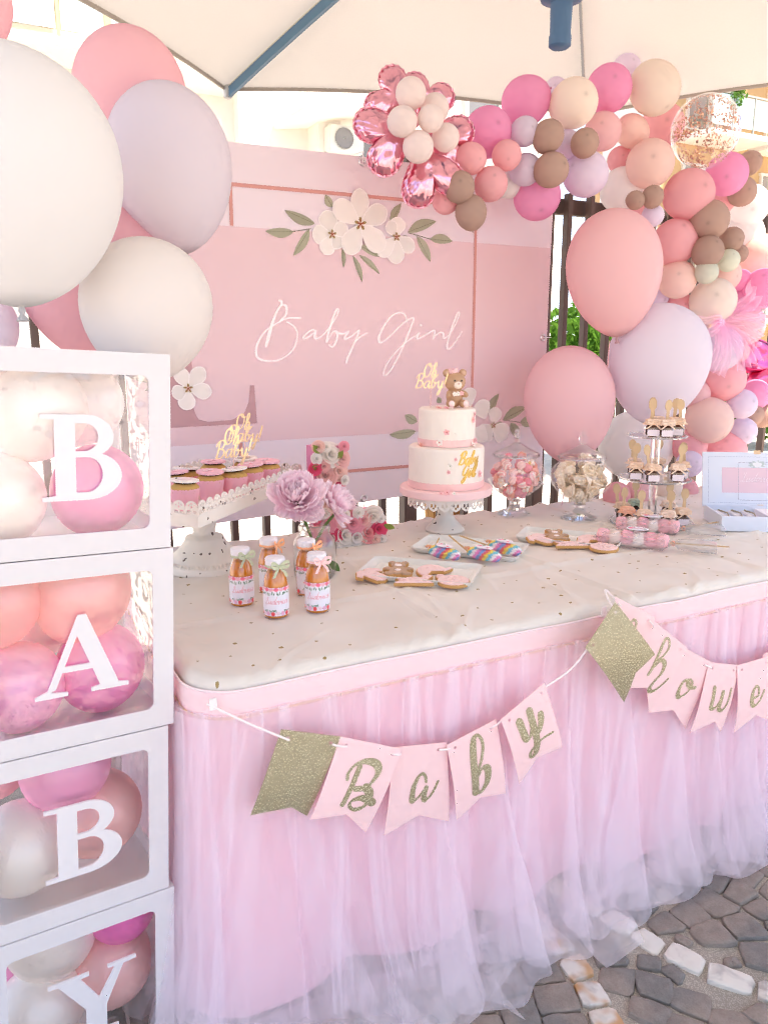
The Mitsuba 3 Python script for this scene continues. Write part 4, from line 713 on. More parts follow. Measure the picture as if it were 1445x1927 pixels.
# foil hearts
def heart_mesh(s, seed, n=96, m=16):
    t = np.linspace(0, 2 * np.pi, n, endpoint=False)
    hx, hy = 16 * np.sin(t) ** 3 / 16, (13 * np.cos(t) - 5 * np.cos(2 * t) - 2 * np.cos(3 * t) - np.cos(4 * t)) / 16
    o = np.stack([hx, hy + .1], 1); r_ = np.random.default_rng(seed); vs = []
    rad = np.r_[1.0, .965, np.linspace(.93, .0, m - 1)]
    pk = 34
    for side in (1, -1):
        for q in rad:
            h = 0 if q > .964 else .36 * (1 - (q / .93) ** 2.6) ** .5
            cr_ = .085 * np.sin(t * pk + seed) * np.exp(-((1 - q) / .16)) * (q < .99) + .09 * (meshkit.noise(np.stack([o[:, 0] * q * 5 + seed, o[:, 1] * q * 5, t * 0 + side], 1)) - .5) * (q > .05)
            edge = 1 + (.012 * np.sin(t * 60) if q > .99 else 0)
            vs.append(np.stack([o[:, 0] * q * edge, o[:, 1] * q * edge, side * (h + cr_ * (q < .95)) + (.02 * np.sin(t * pk) if q > .96 else 0)], 1))
    P = np.array(vs).reshape(2, m + 1, n, 3); ms = []
    for k in (0, 1):
        g = np.concatenate([P[k], P[k][:, :1]], 1); q = gridmesh(g); ms.append(q if k == 0 else TM(q.vertices, np.asarray(q.faces)[:, ::-1]))
    return xf(cat(ms), M(s=s))
for i, (x, y, z, ang, s, lab) in enumerate(FOILS):
    big = i == 5
    k = thing('foil_balloon', f'shiny pink foil heart balloon, the {lab} one of the bunch behind the pearl balloons' if not big else 'shiny magenta foil heart balloon at the right edge beside the tulle bow', 'balloon', None if big else 'pink foil hearts')
    a = math.radians(ang); out = np.array([math.cos(a), 0, math.sin(a)])      # lobes point outwards, tips meet in the middle
    nrm = np.array([-.35, -1, .1]); nrm /= np.linalg.norm(nrm); out = out - nrm * (out @ nrm); out /= np.linalg.norm(out)
    put(k, xf(heart_mesh(s * 1.10, 3 + i), frame((x, y, z), np.cross(out, nrm), out, nrm)), 'foil', (.84, .40, .50) if not big else (.80, .16, .36), True)
# tulle bow on the garland
tb = thing('tulle_bow', 'translucent pink tulle bow tied round the garland at the right', 'bow')
K = np.array(BOWC)
def loopsheet(pts, w0, w1, seed):
    c = spline(pts, 10); n = len(c); t = np.linspace(0, 1, n); w = w0 + (w1 - w0) * t; g = np.linspace(-1, 1, 26); R = []
    tt = np.gradient(c, axis=0); tt /= np.linalg.norm(tt, axis=1, keepdims=True)
    for i in range(n):
        sd = np.cross(tt[i], [-.45, -.89, 0]); sd /= np.linalg.norm(sd) + 1e-9; nn = np.cross(sd, tt[i])
        fold = .016 * np.sin(g * 13 + seed + 2 * t[i]) * min(1, 3 * w[i] / w1)
        R.append(c[i] + sd[None] * (g * w[i])[:, None] + nn[None] * fold[:, None])
    return gridmesh(np.array(R))
for j, (e, w) in enumerate((((.16, -.02, .075), .085), ((.15, -.05, -.02), .07), ((.10, -.06, -.13), .05), ((-.035, -.03, -.15), .045), ((-.12, -.02, -.02), .05))):
    e = np.array(e); part(tb, 'loop' if j < 2 or j == 4 else 'tail', loopsheet([K, K + e * .4 + [0, -.03, .01], K + e * .8 + [0, -.03, .0], K + e * 1.15], .012, w, j * 2.0), 'tulle', (.97, .70, .86), True)
part(tb, 'knot', sphere(K + [0, -.012, 0], (.020, .018, .022)), 'fabric', (.90, .48, .66), True)
# ------------------------------------------------------------------ letter boxes
BE = np.array([math.sin(math.radians(82)), math.cos(math.radians(82)), 0]); BD = np.array([-BE[1], BE[0], 0]); lean = math.radians(3.3)
BX = BE * math.cos(lean) - np.array([0, 0, 1]) * math.sin(lean); BZ = BE * math.sin(lean) + np.array([0, 0, 1]) * math.cos(lean)
BS = .3146; BP0 = np.array(BOXP)
def serif(ch):
    """heavy roman capitals, cap height 1"""
    if ch == 'B':
        up = Polygon([(.14, .505), (.14, 1.0)] + [(.42 + .30 * math.sin(a), .745 + .255 * math.cos(a)) for a in np.linspace(0, np.pi, 22)])
        lo = Polygon([(.14, .0), (.14, .56)] + [(.44 + .36 * math.sin(a), .285 + .285 * math.cos(a)) for a in np.linspace(0, np.pi, 22)])
        h1 = Polygon([(.33, .575), (.33, .90)] + [(.42 + .145 * math.sin(a), .7375 + .1625 * math.cos(a)) for a in np.linspace(0, np.pi, 18)])
        h2 = Polygon([(.33, .09), (.33, .505)] + [(.44 + .165 * math.sin(a), .2975 + .2075 * math.cos(a)) for a in np.linspace(0, np.pi, 18)])
        sf = unary_union([Polygon([(0, 0), (.45, 0), (.45, .05), (.14, .06), (0, .045)]), Polygon([(0, 1), (.45, 1), (.45, .94), (.14, .94), (0, .955)]), sbox(.13, 0, .335, 1)])
        return unary_union([up, lo, sf, sbox(.14, .0, .44, .06), sbox(.14, .94, .44, 1)]).difference(unary_union([h1, h2]))
    if ch == 'A':
        o = Polygon([(.47, 1.0), (.56, 1.0), (.91, .06), (.70, .06), (.615, .305), (.29, .305), (.215, .10), (.125, .07)])
        o = unary_union([o, Polygon([(.31, .365), (.595, .365), (.60, .30), (.29, .30)]), Polygon([(0, 0), (.345, 0), (.345, .045), (.21, .06), (.13, .09), (0, .04)]), Polygon([(.60, 0), (1.02, 0), (1.02, .045), (.91, .065), (.70, .065), (.60, .045)])])
        return o.difference(Polygon([(.315, .37), (.59, .37), (.455, .745)]))
    return unary_union([Polygon([(.36, .0), (.60, .0), (.60, .45), (.36, .45)]), Polygon([(.36, .45), (.04, .96), (.29, .96), (.515, .56), (.72, .96), (.81, .96), (.60, .42)]),
                        Polygon([(-.06, 1), (.40, 1), (.40, .95), (.29, .945), (.05, .945), (-.06, .955)]), Polygon([(.62, 1), (.96, 1), (.96, .955), (.82, .945), (.70, .945), (.62, .955)]), Polygon([(.22, 0), (.74, 0), (.74, .045), (.60, .06), (.36, .06), (.22, .045)])]).buffer(.008).buffer(-.008)
def rrect(x0, y0, x1, y1, r): return sbox(x0 + r, y0 + r, x1 - r, y1 - r).buffer(r, 6)
LET = [('B', (-.197, -.080, .088), 'top white box with the letter B, pale and pink balloons inside'), ('A', (-.222, -.078, .090), 'second white box with the letter A, coral and pink balloons inside'),
       ('B', (-.206, -.083, .084), 'third white box from the top with the letter B, white, pink and coral balloons inside'), ('Y', (-.219, -.072, .078), 'bottom white box with the letter Y, magenta and coral balloons inside')]
INB = [[(-.185, .085, .215, .076, (.84, .78, .72)), (-.092, .10, .083, .074, (.84, .30, .56)), (-.245, .07, .076, .072, (.86, .80, .76)), (-.262, .15, .24, .05, (.86, .40, .42)), (-.09, .20, .22, .07, (.88, .84, .80))],
       [(-.125, .10, .225, .080, (.86, .36, .37)), (-.258, .10, .225, .070, (.84, .32, .34)), (-.098, .09, .088, .074, (.84, .27, .54)), (-.228, .075, .080, .070, (.86, .42, .64)), (-.18, .22, .15, .07, (.86, .50, .55))],
       [(-.150, .10, .232, .076, (.84, .36, .56)), (-.225, .08, .100, .078, (.84, .80, .74)), (-.098, .11, .120, .078, (.86, .50, .48)), (-.10, .24, .23, .06, (.85, .45, .5)), (-.24, .23, .2, .06, (.85, .45, .5))],
       [(-.072, .09, .240, .062, (.84, .14, .46)), (-.190, .12, .215, .080, (.84, .76, .68)), (-.088, .11, .112, .078, (.86, .50, .47)), (-.215, .08, .095, .075, (.84, .78, .72)), (-.255, .17, .16, .05, (.84, .3, .52))]]
SHF = (0.0, .004, -.006, .004)
for q in range(4):
    lvl = 3 - q; sh = SHF[q]
    o = BP0 + BZ * (BS * lvl + .002 * lvl) + BX * sh; F = frame(o, BX, BD, BZ)          # x to the right (box lies at x<0), y back, z up
    k = thing('letter_box', LET[q][2], 'box', None)
    x0, x1, z0, z1, tck, win = -BS, 0, 0, BS, .003, .0345
    face = sbox(x0, z0, x1, z1).difference(rrect(x0 + win, z0 + win, x1 - win, z1 - win, .012))
    fm = extr(face, tck); vv = np.array(fm.vertices)
    front = TM(np.stack([vv[:, 0], vv[:, 2], vv[:, 1]], 1), np.asarray(fm.faces)[:, ::-1])
    part(k, 'front_frame', xf(front, F), 'satin', (.74, .715, .715), False)
    part(k, 'back_frame', xf(xf(front, M((0, BS - tck, 0))), F), 'satin', (.74, .715, .715), False)
    side = TM(np.stack([vv[:, 2], vv[:, 0] + BS, vv[:, 1]], 1), np.asarray(fm.faces))
    inset = xf(side, M((0, tck, 0), s=(1, 1 - 2 * tck / BS, 1)))
    part(k, 'right_frame', xf(xf(inset, M((-tck, 0, 0))), F), 'satin', (.74, .715, .715), False); part(k, 'left_frame', xf(xf(inset, M((-BS, 0, 0))), F), 'satin', (.74, .715, .715), False)
    part(k, 'top', xf(bx((-BS / 2, BS / 2, BS - tck / 2 - .0005), (BS - 2 * tck, BS - 2 * tck, tck)), F), 'satin', (.74, .715, .715), False)
    part(k, 'bottom', xf(bx((-BS / 2, BS / 2, tck / 2 + .0005), (BS - 2 * tck, BS - 2 * tck, tck)), F), 'satin', (.74, .715, .715), False)
    a_, b_ = win - .006, BS - win + .006
    for nm, P in (('front_window', [(-b_, tck + .001, a_), (-a_, tck + .001, a_), (-a_, tck + .001, b_), (-b_, tck + .001, b_)]), ('back_window', [(-b_, BS - tck - .001, a_), (-a_, BS - tck - .001, a_), (-a_, BS - tck - .001, b_), (-b_, BS - tck - .001, b_)]), ('right_window', [(-tck - .001, a_, a_), (-tck - .001, b_, a_), (-tck - .001, b_, b_), (-tck - .001, a_, b_)])):
        part(k, nm, xf(TM(P, [[0, 1, 2], [0, 2, 3]]), F), 'film', None, False)
    ch, (lx, rx_, lz), _ = LET[q]; hh = .131
    lm = extr(serif(ch), .004 / hh); vv = np.array(lm.vertices) * hh
    w0_, w1_ = vv[:, 0].min(), vv[:, 0].max()
    sc = np.stack([lx + (vv[:, 0] - w0_) / (w1_ - w0_) * (rx_ - lx), -.0005 - vv[:, 2], vv[:, 1] + lz], 1)
    part(k, 'letter', xf(TM(sc, lm.faces), F), 'satin', (.80, .775, .775), False)
    for j, (bx0, by0, bz0, r, col) in enumerate(INB[q]):
        nm = ('top', 'second', 'third', 'bottom')[q]
        pos = ('upper middle', 'lower right', 'lower left', 'far left', 'hindmost') if q == 0 else ('upper right', 'upper left', 'lower right', 'lower left', 'hindmost') if q == 1 else ('upper', 'left', 'right', 'hindmost right', 'hindmost left') if q == 2 else ('upper right magenta', 'upper cream', 'right coral', 'lower left white', 'far left pink')
        kb = thing('boxed_balloon', f'pearly {"cream" if min(col) > .6 else "pink" if col[2] > col[1] else "coral"} balloon inside the {nm} letter box, the {pos[j]} one', 'balloon', 'balloons in the letter boxes')
        c = F[:3, :3] @ np.array([bx0, max(by0, r * 1.13 + .010), bz0]) + F[:3, 3]
        put_balloon(kb, c, r, r * 1.1, col, F[:3, :3] @ (np.array([.1, -.5, .9]) + rng.normal(0, .25, 3)), 'pearl', .5, False)
# ------------------------------------------------------------------ cake on its stand
CX, CY = 1.204, 1.952
cs = thing('cake_stand', 'white metal cake stand with a pierced lace rim under the two tier cake', 'cake stand')
part(cs, 'pedestal', lathe([(.001, .7205), (.058, .7205), (.0595, .724), (.055, .731), (.043, .744), (.031, .757), (.025, .768), (.0235, .778), (.027, .790), (.032, .803), (.0325, .812), (.028, .824), (.022, .832), (.001, .833)], 40, (CX, CY, 0)), 'oldpaint', None, True)
part(cs, 'plate', lathe([(.001, .831), (.112, .831), (.114, .834), (.112, .8368), (.001, .8368)], 56, (CX, CY, 0)), 'oldpaint', None, 40)
n = 22; lace = []
W = 2 * np.pi * .1145
for i in range(n):
    x = (i + .5) * W / n; h = W / n
    sc = unary_union([sbox(x - h / 2, -.016, x + h / 2, 0), Point(x, -.017).buffer(h * .50, 6), Point(x, -.031).buffer(.004, 4)])
    hole = unary_union([Polygon([(x - h * .30, -.022), (x - h * .08, -.022), (x - h * .10, -.012), (x - h * .24, -.012)]), Polygon([(x + h * .30, -.022), (x + h * .08, -.022), (x + h * .10, -.012), (x + h * .24, -.012)]), Polygon([(x, -.029), (x - h * .12, -.025), (x, -.021), (x + h * .12, -.025)])])
    lace.append(sc.difference(hole))
lm = extr(unary_union(lace), .0015); v, f = trimesh.remesh.subdivide_to_size(np.array(lm.vertices), np.array(lm.faces), .010, max_iter=10)
a = v[:, 0] / W * 2 * np.pi; r = .1135 + v[:, 2]; part(cs, 'lace_rim', TM(np.stack([CX + r * np.cos(a), CY + r * np.sin(a), .836 + v[:, 1]], 1), f), 'oldpaint', None, 30)
ck = thing('celebration_cake', 'two tier cream celebration cake with pink ribbons, sugar flowers and golden lettering', 'cake')
FOND = (.86, .79, .69); RIB = (.88, .56, .53)
part(ck, 'cake_board', lathe([(.001, .838), (.137, .838), (.139, .841), (.139, .858), (.136, .861), (.001, .8612)], 64, (CX, CY, 0)), 'satin', (.88, .62, .60), 40)
part(ck, 'lower_tier', lathe([(.1115, .8615), (.1125, .87), (.1125, .975), (.1105, .981), (.106, .9838), (.001, .9845)], 64, (CX, CY, 0)), 'satin', FOND, True)
part(ck, 'upper_tier', lathe([(.0835, .9846), (.0845, .99), (.0845, 1.085), (.0825, 1.0915), (.078, 1.0945), (.001, 1.095)], 56, (CX, CY, 0)), 'satin', FOND, True)
for r, z in ((.1128, .8625), (.0848, .9858)): part(ck, 'ribbon', lathe([(r, z), (r + .0012, z + .001), (r + .0012, z + .0195), (r, z + .0205)], 64, (CX, CY, 0)), 'gloss', RIB, True)
def sugar_flower(key, c, nrm, s, col, eye):
    A = np.eye(4); A[:3, :3] = aim(nrm); A[:3, 3] = c; ms = []
    for k in range(5):
        a = 2 * np.pi * k / 5; ms.append(xf(sphere((0, 0, 0), (s * .40, s * .34, s * .10), 12, 8), M((s * .5 * math.cos(a), s * .5 * math.sin(a), s * .10), math.degrees(a), 0, -18)))
    put(key, xf(cat(ms), A), 'satin', col, True); put(name('flower_eye', key), xf(sphere((0, 0, s * .14), s * .16, 10, 6), A), 'satin', eye, True)
def cyl(az, r, z): a = math.radians(az); return np.array([CX + r * math.cos(a), CY + r * math.sin(a), z]), np.array([math.cos(a), math.sin(a), 0])
PK, WH, GE, CE_ = (.86, .48, .48), (.88, .82, .74), (.40, .46, .28), (.62, .18, .16)
for az, r, z, s, c, e in ((-108, .1135, .955, .0065, PK, CE_), (-116, .1135, .936, .011, WH, GE), (-118, .1135, .919, .0072, PK, CE_), (-62, .1135, .906, .012, PK, CE_), (-120, .140, .864, .012, PK, CE_), (-127, .141, .862, .007, PK, CE_), (-112, .141, .862, .007, WH, GE),
                          (-122, .0855, 1.030, .0105, PK, CE_), (-106, .0857, 1.026, .006, WH, GE), (-135, .0865, 1.000, .012, WH, CE_), (-59, .0857, 1.062, .012, PK, CE_), (-53, .0857, 1.078, .009, PK, CE_), (-62, .090, .990, .011, WH, CE_), (-50, .090, 1.0, .010, PK, CE_), (-175, .092, .989, .009, (.80, .40, .30), CE_)):
    p, nn = cyl(az, r, z); sugar_flower(name('sugar_flower', ck), p, nn + ([0, 0, .8] if z in (.864, .862, .990) else [0, 0, 0]), s, c, e)
for dx, dy, s, c in ((-.030, -.045, .011, PK), (-.022, -.058, .0085, WH), (-.014, -.050, .008, PK), (-.046, -.028, .012, (.86, .5, .46)), (.058, -.028, .006, WH)): sugar_flower(name('sugar_flower', ck), (CX + dx, CY + dy, 1.0965), (0, -.3, 1), s, c, CE_)
for word, az0, z, h in (('Baby', -104, .940, .036), ('Girl', -99, .902, .036)):
    st, L = script(word, h, .3); e = extr(pen(st, .0034, .0056), .0022); v, f = subd(e, .008, 2)
    a = math.radians(az0) + v[:, 0] / .113 * .92; r = .1124 + v[:, 2]
    part(ck, 'gold_lettering', TM(np.stack([CX + r * np.cos(a), CY + r * np.sin(a), z + v[:, 1]], 1), f), 'gold', (.66, .45, .13), 30)
# the sugar bear sitting on top, facing right of the camera
be = thing('sugar_bear', 'light brown sugar teddy bear with a pink crown sitting on top of the cake', 'figurine')
BM_ = M((CX + .017, CY - .012, 1.0955), rz=-12); BR = (.50, .31, .18); CRM = (.84, .74, .62)
def bb(n, m_, c): return put(name(n, be), xf(m_, BM_), 'satin', c, True)
bb('body', sphere((0, 0, .030), (.0245, .0225, .031)), BR)
hd = bb('head', sphere((0, -.002, .074), (.0315, .029, .0285), 28, 20), BR)
for s in (-1, 1):
    k_ = bb('ear', sphere((.025 * s, .002, .099), (.0115, .007, .0115)), BR); put(name('inner_ear', k_), xf(sphere((.025 * s, -.003, .099), (.007, .005, .007)), BM_), 'satin', (.60, .40, .27), True)
    k_ = bb('leg', xf(sphere((0, 0, 0), (.011, .021, .0115)), M((.018 * s, -.020, .012), rz=-14 * s)), BR); put(name('sole', k_), xf(sphere((.022 * s, -.0385, .0125), (.0092, .004, .0098)), BM_), 'satin', (.86, .66, .62), True)
    bb('arm', xf(sphere((0, 0, 0), (.0085, .019, .0095)), M((.0215 * s, -.014, .040), rz=35 * s, rx=18)), BR)
    put(name('eye', hd), xf(sphere((.0105 * s, -.0295, .078), .0027, 10, 8), BM_), 'gloss', (.01, .01, .01), True)
k_ = put(name('muzzle', hd), xf(sphere((0, -.0265, .066), (.0125, .0085, .0115)), BM_), 'satin', CRM, True); put(name('nose', hd), xf(sphere((0, -.0350, .0695), (.0035, .002, .0025), 10, 8), BM_), 'satin', (.55, .36, .30), True)
t = np.linspace(0, 2 * np.pi, 61); zt = .100 + .006 + .010 * np.abs(((t * 5 / (2 * np.pi)) % 1) - .5) * 2
cw = np.stack([np.stack([-.006 + .0125 * np.cos(t), .0 + .0125 * np.sin(t), t * 0 + .098], 1), np.stack([-.006 + .0150 * np.cos(t), .0 + .0150 * np.sin(t), zt], 1)]); bb('crown', gridmesh(cw), (.88, .58, .58))
for x, z, c in ((-.011, .040, WH), (.0, .041, WH), (.011, .042, PK)): sugar_flower(name('flower', be), BM_[:3, :3] @ np.array([x, -.030, z]) + BM_[:3, 3], BM_[:3, :3] @ np.array([0, -1, .3]), .0085, c, GE)
def topper(label, o, right, h, stick, tilt=0.):
    """cut gold card reading Oh Baby! on a stick"""
    k = thing('cake_topper', label, 'cake topper', None); r = np.asarray(right, float); r /= np.linalg.norm(r); n_ = np.cross(r, [0, 0, 1.])
    up = np.array([0, 0, 1.]) * math.cos(tilt) + n_ * math.sin(tilt); F = frame(o, r, up, np.cross(r, up))
    s1, l1 = script('Oh', h, .18); s2, l2 = script('Baby!', h, .18); o1 = [[(x - l1 * .55, y + h * .62 + stick) for x, y in s] for s in s1]; o2 = [[(x - l2 * .52, y - h * .15 + stick) for x, y in s] for s in s2]
    put(name('lettering', k), xf(extr(pen(o1 + o2, h * .055, h * .11), .0009), F), 'gold', (.80, .60, .34), 20)
    put(name('stick', k), xf(tube([(0, -.01, .0004), (0, stick + h * .5, .0004)], .0013, 6), F), 'satin', (.78, .50, .44))
topper('gold card topper reading Oh Baby on the cake beside the sugar bear', (CX - .050, CY + .012, 1.096), (.80, -.60, 0), .040, .062)
# ------------------------------------------------------------------ glass candy jars
def candy_jar(label, x, y, s):
    k = thing('candy_jar', label, 'jar'); c = (x, y, 0); Z = lambda z: .7202 + z * s
    out_ = [(.050, .000), (.054, .002), (.053, .005), (.038, .012), (.022, .020), (.0165, .030), (.0155, .040), (.020, .047)]
    part(k, 'foot', lathe([(1e-4, Z(.001))] + [(r * s, Z(z)) for r, z in out_] + [(1e-4, Z(.049))], 48, c), 'glass', None, True)
    bowl = [(.004, .0512), (.012, .0512), (.028, .056), (.052, .071), (.075, .091), (.088, .110), (.0935, .130), (.090, .150), (.078, .165), (.068, .173), (.066, .180), (.067, .186)]
    part(k, 'bowl', lathe([(r * s, Z(z)) for r, z in bowl], 64, c), 'pane', None, True)
    ring = lambda r, z, w: tube(np.stack([x + r * s * np.cos(np.linspace(0, 6.2832, 61)), y + r * s * np.sin(np.linspace(0, 6.2832, 61)), np.full(61, Z(z))], 1), w, 8, False)
    part(k, 'rim', ring(.0672, .1870, .0017), 'glass', None, True)
    lo_ = [(.0715, .1890), (.0722, .194), (.0690, .1985), (.050, .207), (.030, .218), (.014, .229), (1e-4, .2310)]; li_ = [(1e-4, .2275), (.013, .2262), (.030, .2152), (.050, .2040), (.0675, .1955), (.0692, .1890)]
    lid = part(k, 'lid', lathe([(r * s, Z(z)) for r, z in lo_ + li_], 64, c), 'glass', None, True)
    put(name('rim', lid), ring(.0735, .1905, .0016), 'glass', None, True)
    put(name('knob', lid), lathe([(1e-4, Z(.2300))] + [(r * s, Z(z)) for r, z in [(.009, .2315), (.007, .236), (.0125, .241), (.0140, .247), (.0115, .254), (.0065, .258), (.0055, .261), (.0075, .265), (.0060, .271), (1e-4, .2735)]], 36, c), 'glass', None, True)
    return k, s
def inside(n, s, seed, top=.168, minr=.0):
    """resting places for n sweets in the bowl, layer by layer"""
    r_ = np.random.default_rng(seed); pts = []; tries = 0
    rad = lambda z: np.interp(z, [.056, .071, .091, .110, .130, .150, .165, .18], [.018, .040, .062, .074, .079, .075, .062, .052])
    while len(pts) < n and tries < 20000:
        tries += 1; z = .064 + (top - .064) * (len(pts) / n) + r_.normal(0, .004); R = rad(z) - .012; a = r_.random() * 6.283; q = R * math.sqrt(r_.random()) if r_.random() < .35 else R
        p = np.array([q * math.cos(a), q * math.sin(a), z])
        if all(np.linalg.norm(p - o) > minr for o in pts): pts.append(p)
    return [np.array([p[0] * s, p[1] * s, .7202 + p[2] * s]) for p in pts]
j1, j2 = np.array([1.527, 2.039]), np.array([1.677, 1.891])
candy_jar('footed glass candy jar full of pink and white marshmallows next to the cake', *j1, 1.05); candy_jar('footed glass candy jar full of cream meringues', *j2, 1.06)
def twist(r, L, turns=1.3, lobes=4, n=24, m=18):
    t = np.linspace(0, 1, m); a = np.linspace(0, 2 * np.pi, n, endpoint=False); P = []
    for q in t:
        e = math.sqrt(max(0, 1 - abs(2 * q - 1) ** 4)) * .98 + .02
        rr = r * e * (1 + .16 * np.cos(lobes * a + turns * 6.28 * q)); P.append(np.stack([rr * np.cos(a), rr * np.sin(a), a * 0 + (q - .5) * L], 1))
    P = np.array(P); P = np.concatenate([P, P[:, :1]], 1); return gridmesh(P)
def daisy(s):
    return cat([xf(sphere((0, 0, 0), (s * .45, s * .38, s * .40), 12, 8), M((s * .55 * math.cos(a), s * .55 * math.sin(a), 0), math.degrees(a))) for a in np.arange(5) * 2 * np.pi / 5])
KND = ['twisted pink and white', 'hot pink drop shaped', 'flower shaped white', 'round pink', 'pale pink', 'coral']
for i, p in enumerate(inside(56, 1.05, 4, .176, .0175)):
    c = p + [j1[0], j1[1], 0]; R = np.eye(4); R[:3, :3] = trimesh.transformations.random_rotation_matrix(rng.random(3))[:3, :3]; R[:3, 3] = c; q = i % 6
    k = thing('marshmallow', f'{KND[q]} marshmallow among others in the candy jar beside the cake', 'marshmallow', f'{KND[q]} marshmallows in the jar')
    if q == 0: m_ = twist(.0115, .034); cc = np.where((np.sin(np.arctan2(m_.vertices[:, 1], m_.vertices[:, 0]) * 4 + m_.vertices[:, 2] * 240) > .1)[:, None], (.90, .78, .72), (.86, .48, .46)); put(k, xf(m_, R), 'fabric', cc, True)
    elif q == 1: put(k, xf(lathe([(1e-4, -.014), (.012, -.012), (.0145, -.004), (.011, .006), (.005, .015), (1e-4, .018)], 18, (0, 0, 0)), R), 'fabric', (.84, .30, .36), True)
    elif q == 2: put(name('petals', k), xf(daisy(.017), R), 'fabric', (.90, .82, .72), True); put(name('centre', k), xf(sphere((0, 0, .004), .0062, 10, 8), R), 'fabric', (.86, .58, .16), True)
    elif q == 3: put(k, xf(bx((0, 0, 0), (.030, .030, .018), .007), R), 'fabric', (.84, .38, .44), 50)
    elif q == 4: put(k, xf(twist(.012, .030, .2, 5), R), 'fabric', (.88, .60, .56), True)
    else: put(k, xf(twist(.012, .032, 0, 3), R), 'fabric', (.86, .44, .34), True)
def meringue(s, seed):
    P = []; a = np.linspace(0, 2 * np.pi, 31)
    for q in np.linspace(0, 1, 18):
        r = s * (1 - q) ** .62 * (1 - .15 * math.cos(q * 14)) if q < 1 else 0
        P.append(np.stack([r * (1 + .22 * np.abs(np.sin(4 * a + q * 5 + seed))) * np.cos(a + .3 * q), r * (1 + .22 * np.abs(np.sin(4 * a + q * 5 + seed))) * np.sin(a + .3 * q), a * 0 + q * s * 1.25 - s * .4 + .06 * s * np.sin(q * 26)], 1))
    return gridmesh(np.array(P))
for i, p in enumerate(inside(50, 1.06, 9, .174, .0185)):
    A = np.eye(4); A[:3, :3] = trimesh.transformations.random_rotation_matrix(rng.random(3))[:3, :3]; A[:3, 3] = p + [j2[0], j2[1], 0]
    single('meringue', 'piped cream coloured meringue among others in the second candy jar', 'meringue', xf(meringue(.0165 + .003 * rng.random(), i), A), 'fabric', np.array((.86, .76, .60)) * (.92 + .12 * rng.random()), True, 'meringues in the jar')
# ------------------------------------------------------------------ cupcakes on the square stand
cu = thing('cupcake_stand', 'distressed white rectangular tray stand with a pierced lace border carrying cupcakes', 'cupcake stand')
SX, SY = .452, 1.887
part(cu, 'pedestal', lathe([(.001, .7205), (.098, .7205), (.0995, .724), (.0995, .735), (.096, .742), (.091, .747), (.083, .757), (.067, .772), (.055, .786), (.049, .797), (.047, .803), (.034, .808), (.027, .813), (.0285, .824), (.031, .835), (.029, .848), (.022, .856), (.021, .866), (.03, .880), (.05, .893), (.001, .894)], 44, (SX, SY, 0)), 'oldpaint', None, True)
part(cu, 'fluting', cat([xf(sphere((0, 0, 0), (.0024, .0045, .0085), 8, 6), M((SX + .094 * math.cos(a), SY + .094 * math.sin(a), .7435), math.degrees(a) + 90, 0, 0)) for a in np.linspace(0, 2 * np.pi, 56, endpoint=False)]), 'oldpaint', None, True)
labels[cu + '__fluting'] = {'kind': 'stuff'}
TN, TL, TS, TW, TD = np.array([.372, 1.600, 0]), np.array([.700, .714, 0]), np.array([-.714, .700, 0]), .55, .31
F_ = frame(TN + [0, 0, .897], TL, TS, [0, 0, 1.])
part(cu, 'tray', xf(cat([bx((TW / 2, TD / 2, .003), (TW, TD, .006)), bx((TW / 2, .0015, .010), (TW + .004, .003, .026)), bx((TW / 2, TD - .0015, .010), (TW + .004, .003, .026)), bx((.0015, TD / 2, .010), (.003, TD - .006, .026)), bx((TW - .0015, TD / 2, .010), (.003, TD - .006, .026))]), F_), 'oldpaint', None, False)
def lacestrip(L, n):
    u = L / n; ps = []
    for i in range(n):
        x = (i + .5) * u
        ps.append(unary_union([sbox(x - u / 2, 0, x + u / 2, .013), Point(x, .018).buffer(u * .46, 8), Point(x - u * .3, .016).buffer(u * .2, 5), Point(x + u * .3, .016).buffer(u * .2, 5)]).difference(unary_union(
            [Point(x, .026).buffer(.0022, 4), Point(x - .0065, .022).buffer(.0019, 4), Point(x + .0065, .022).buffer(.0019, 4), Point(x, .0185).buffer(.0024, 4), LineString([(x - u * .36, .004), (x - u * .30, .010), (x - u * .14, .010), (x - u * .12, .005)]).buffer(.0016, 3), LineString([(x + u * .36, .004), (x + u * .30, .010), (x + u * .14, .010), (x + u * .12, .005)]).buffer(.0016, 3)])))
    return unary_union(ps)
for L, n, A in ((TW, 17, frame((0, 0, .023), [1, 0, 0], [0, 0, 1], [0, -1, 0])), (TW, 17, frame((0, TD, .023), [1, 0, 0], [0, 0, 1], [0, -1, 0])), (TD, 10, frame((.0, 0, .023), [0, 1, 0], [0, 0, 1], [1, 0, 0])), (TD, 10, frame((TW - .002, 0, .023), [0, 1, 0], [0, 0, 1], [1, 0, 0]))):
    part(cu, 'lace_border', xf(xf(extr(lacestrip(L, n), .0016), A), F_), 'oldpaint', None, 20)
CUPL = ['white topped cupcake at the front left corner of the tray', 'pink topped cupcake beside the front left one', 'white topped cupcake with the nearer golden topper', 'pink topped cupcake behind the one with the nearer topper', 'pink topped cupcake furthest to the right on the tray', 'white topped cupcake in the back row at the left', 'pink topped cupcake in the back row', 'white topped cupcake at the back with the farther golden topper', 'pink topped cupcake at the left edge half hidden by the letter box']
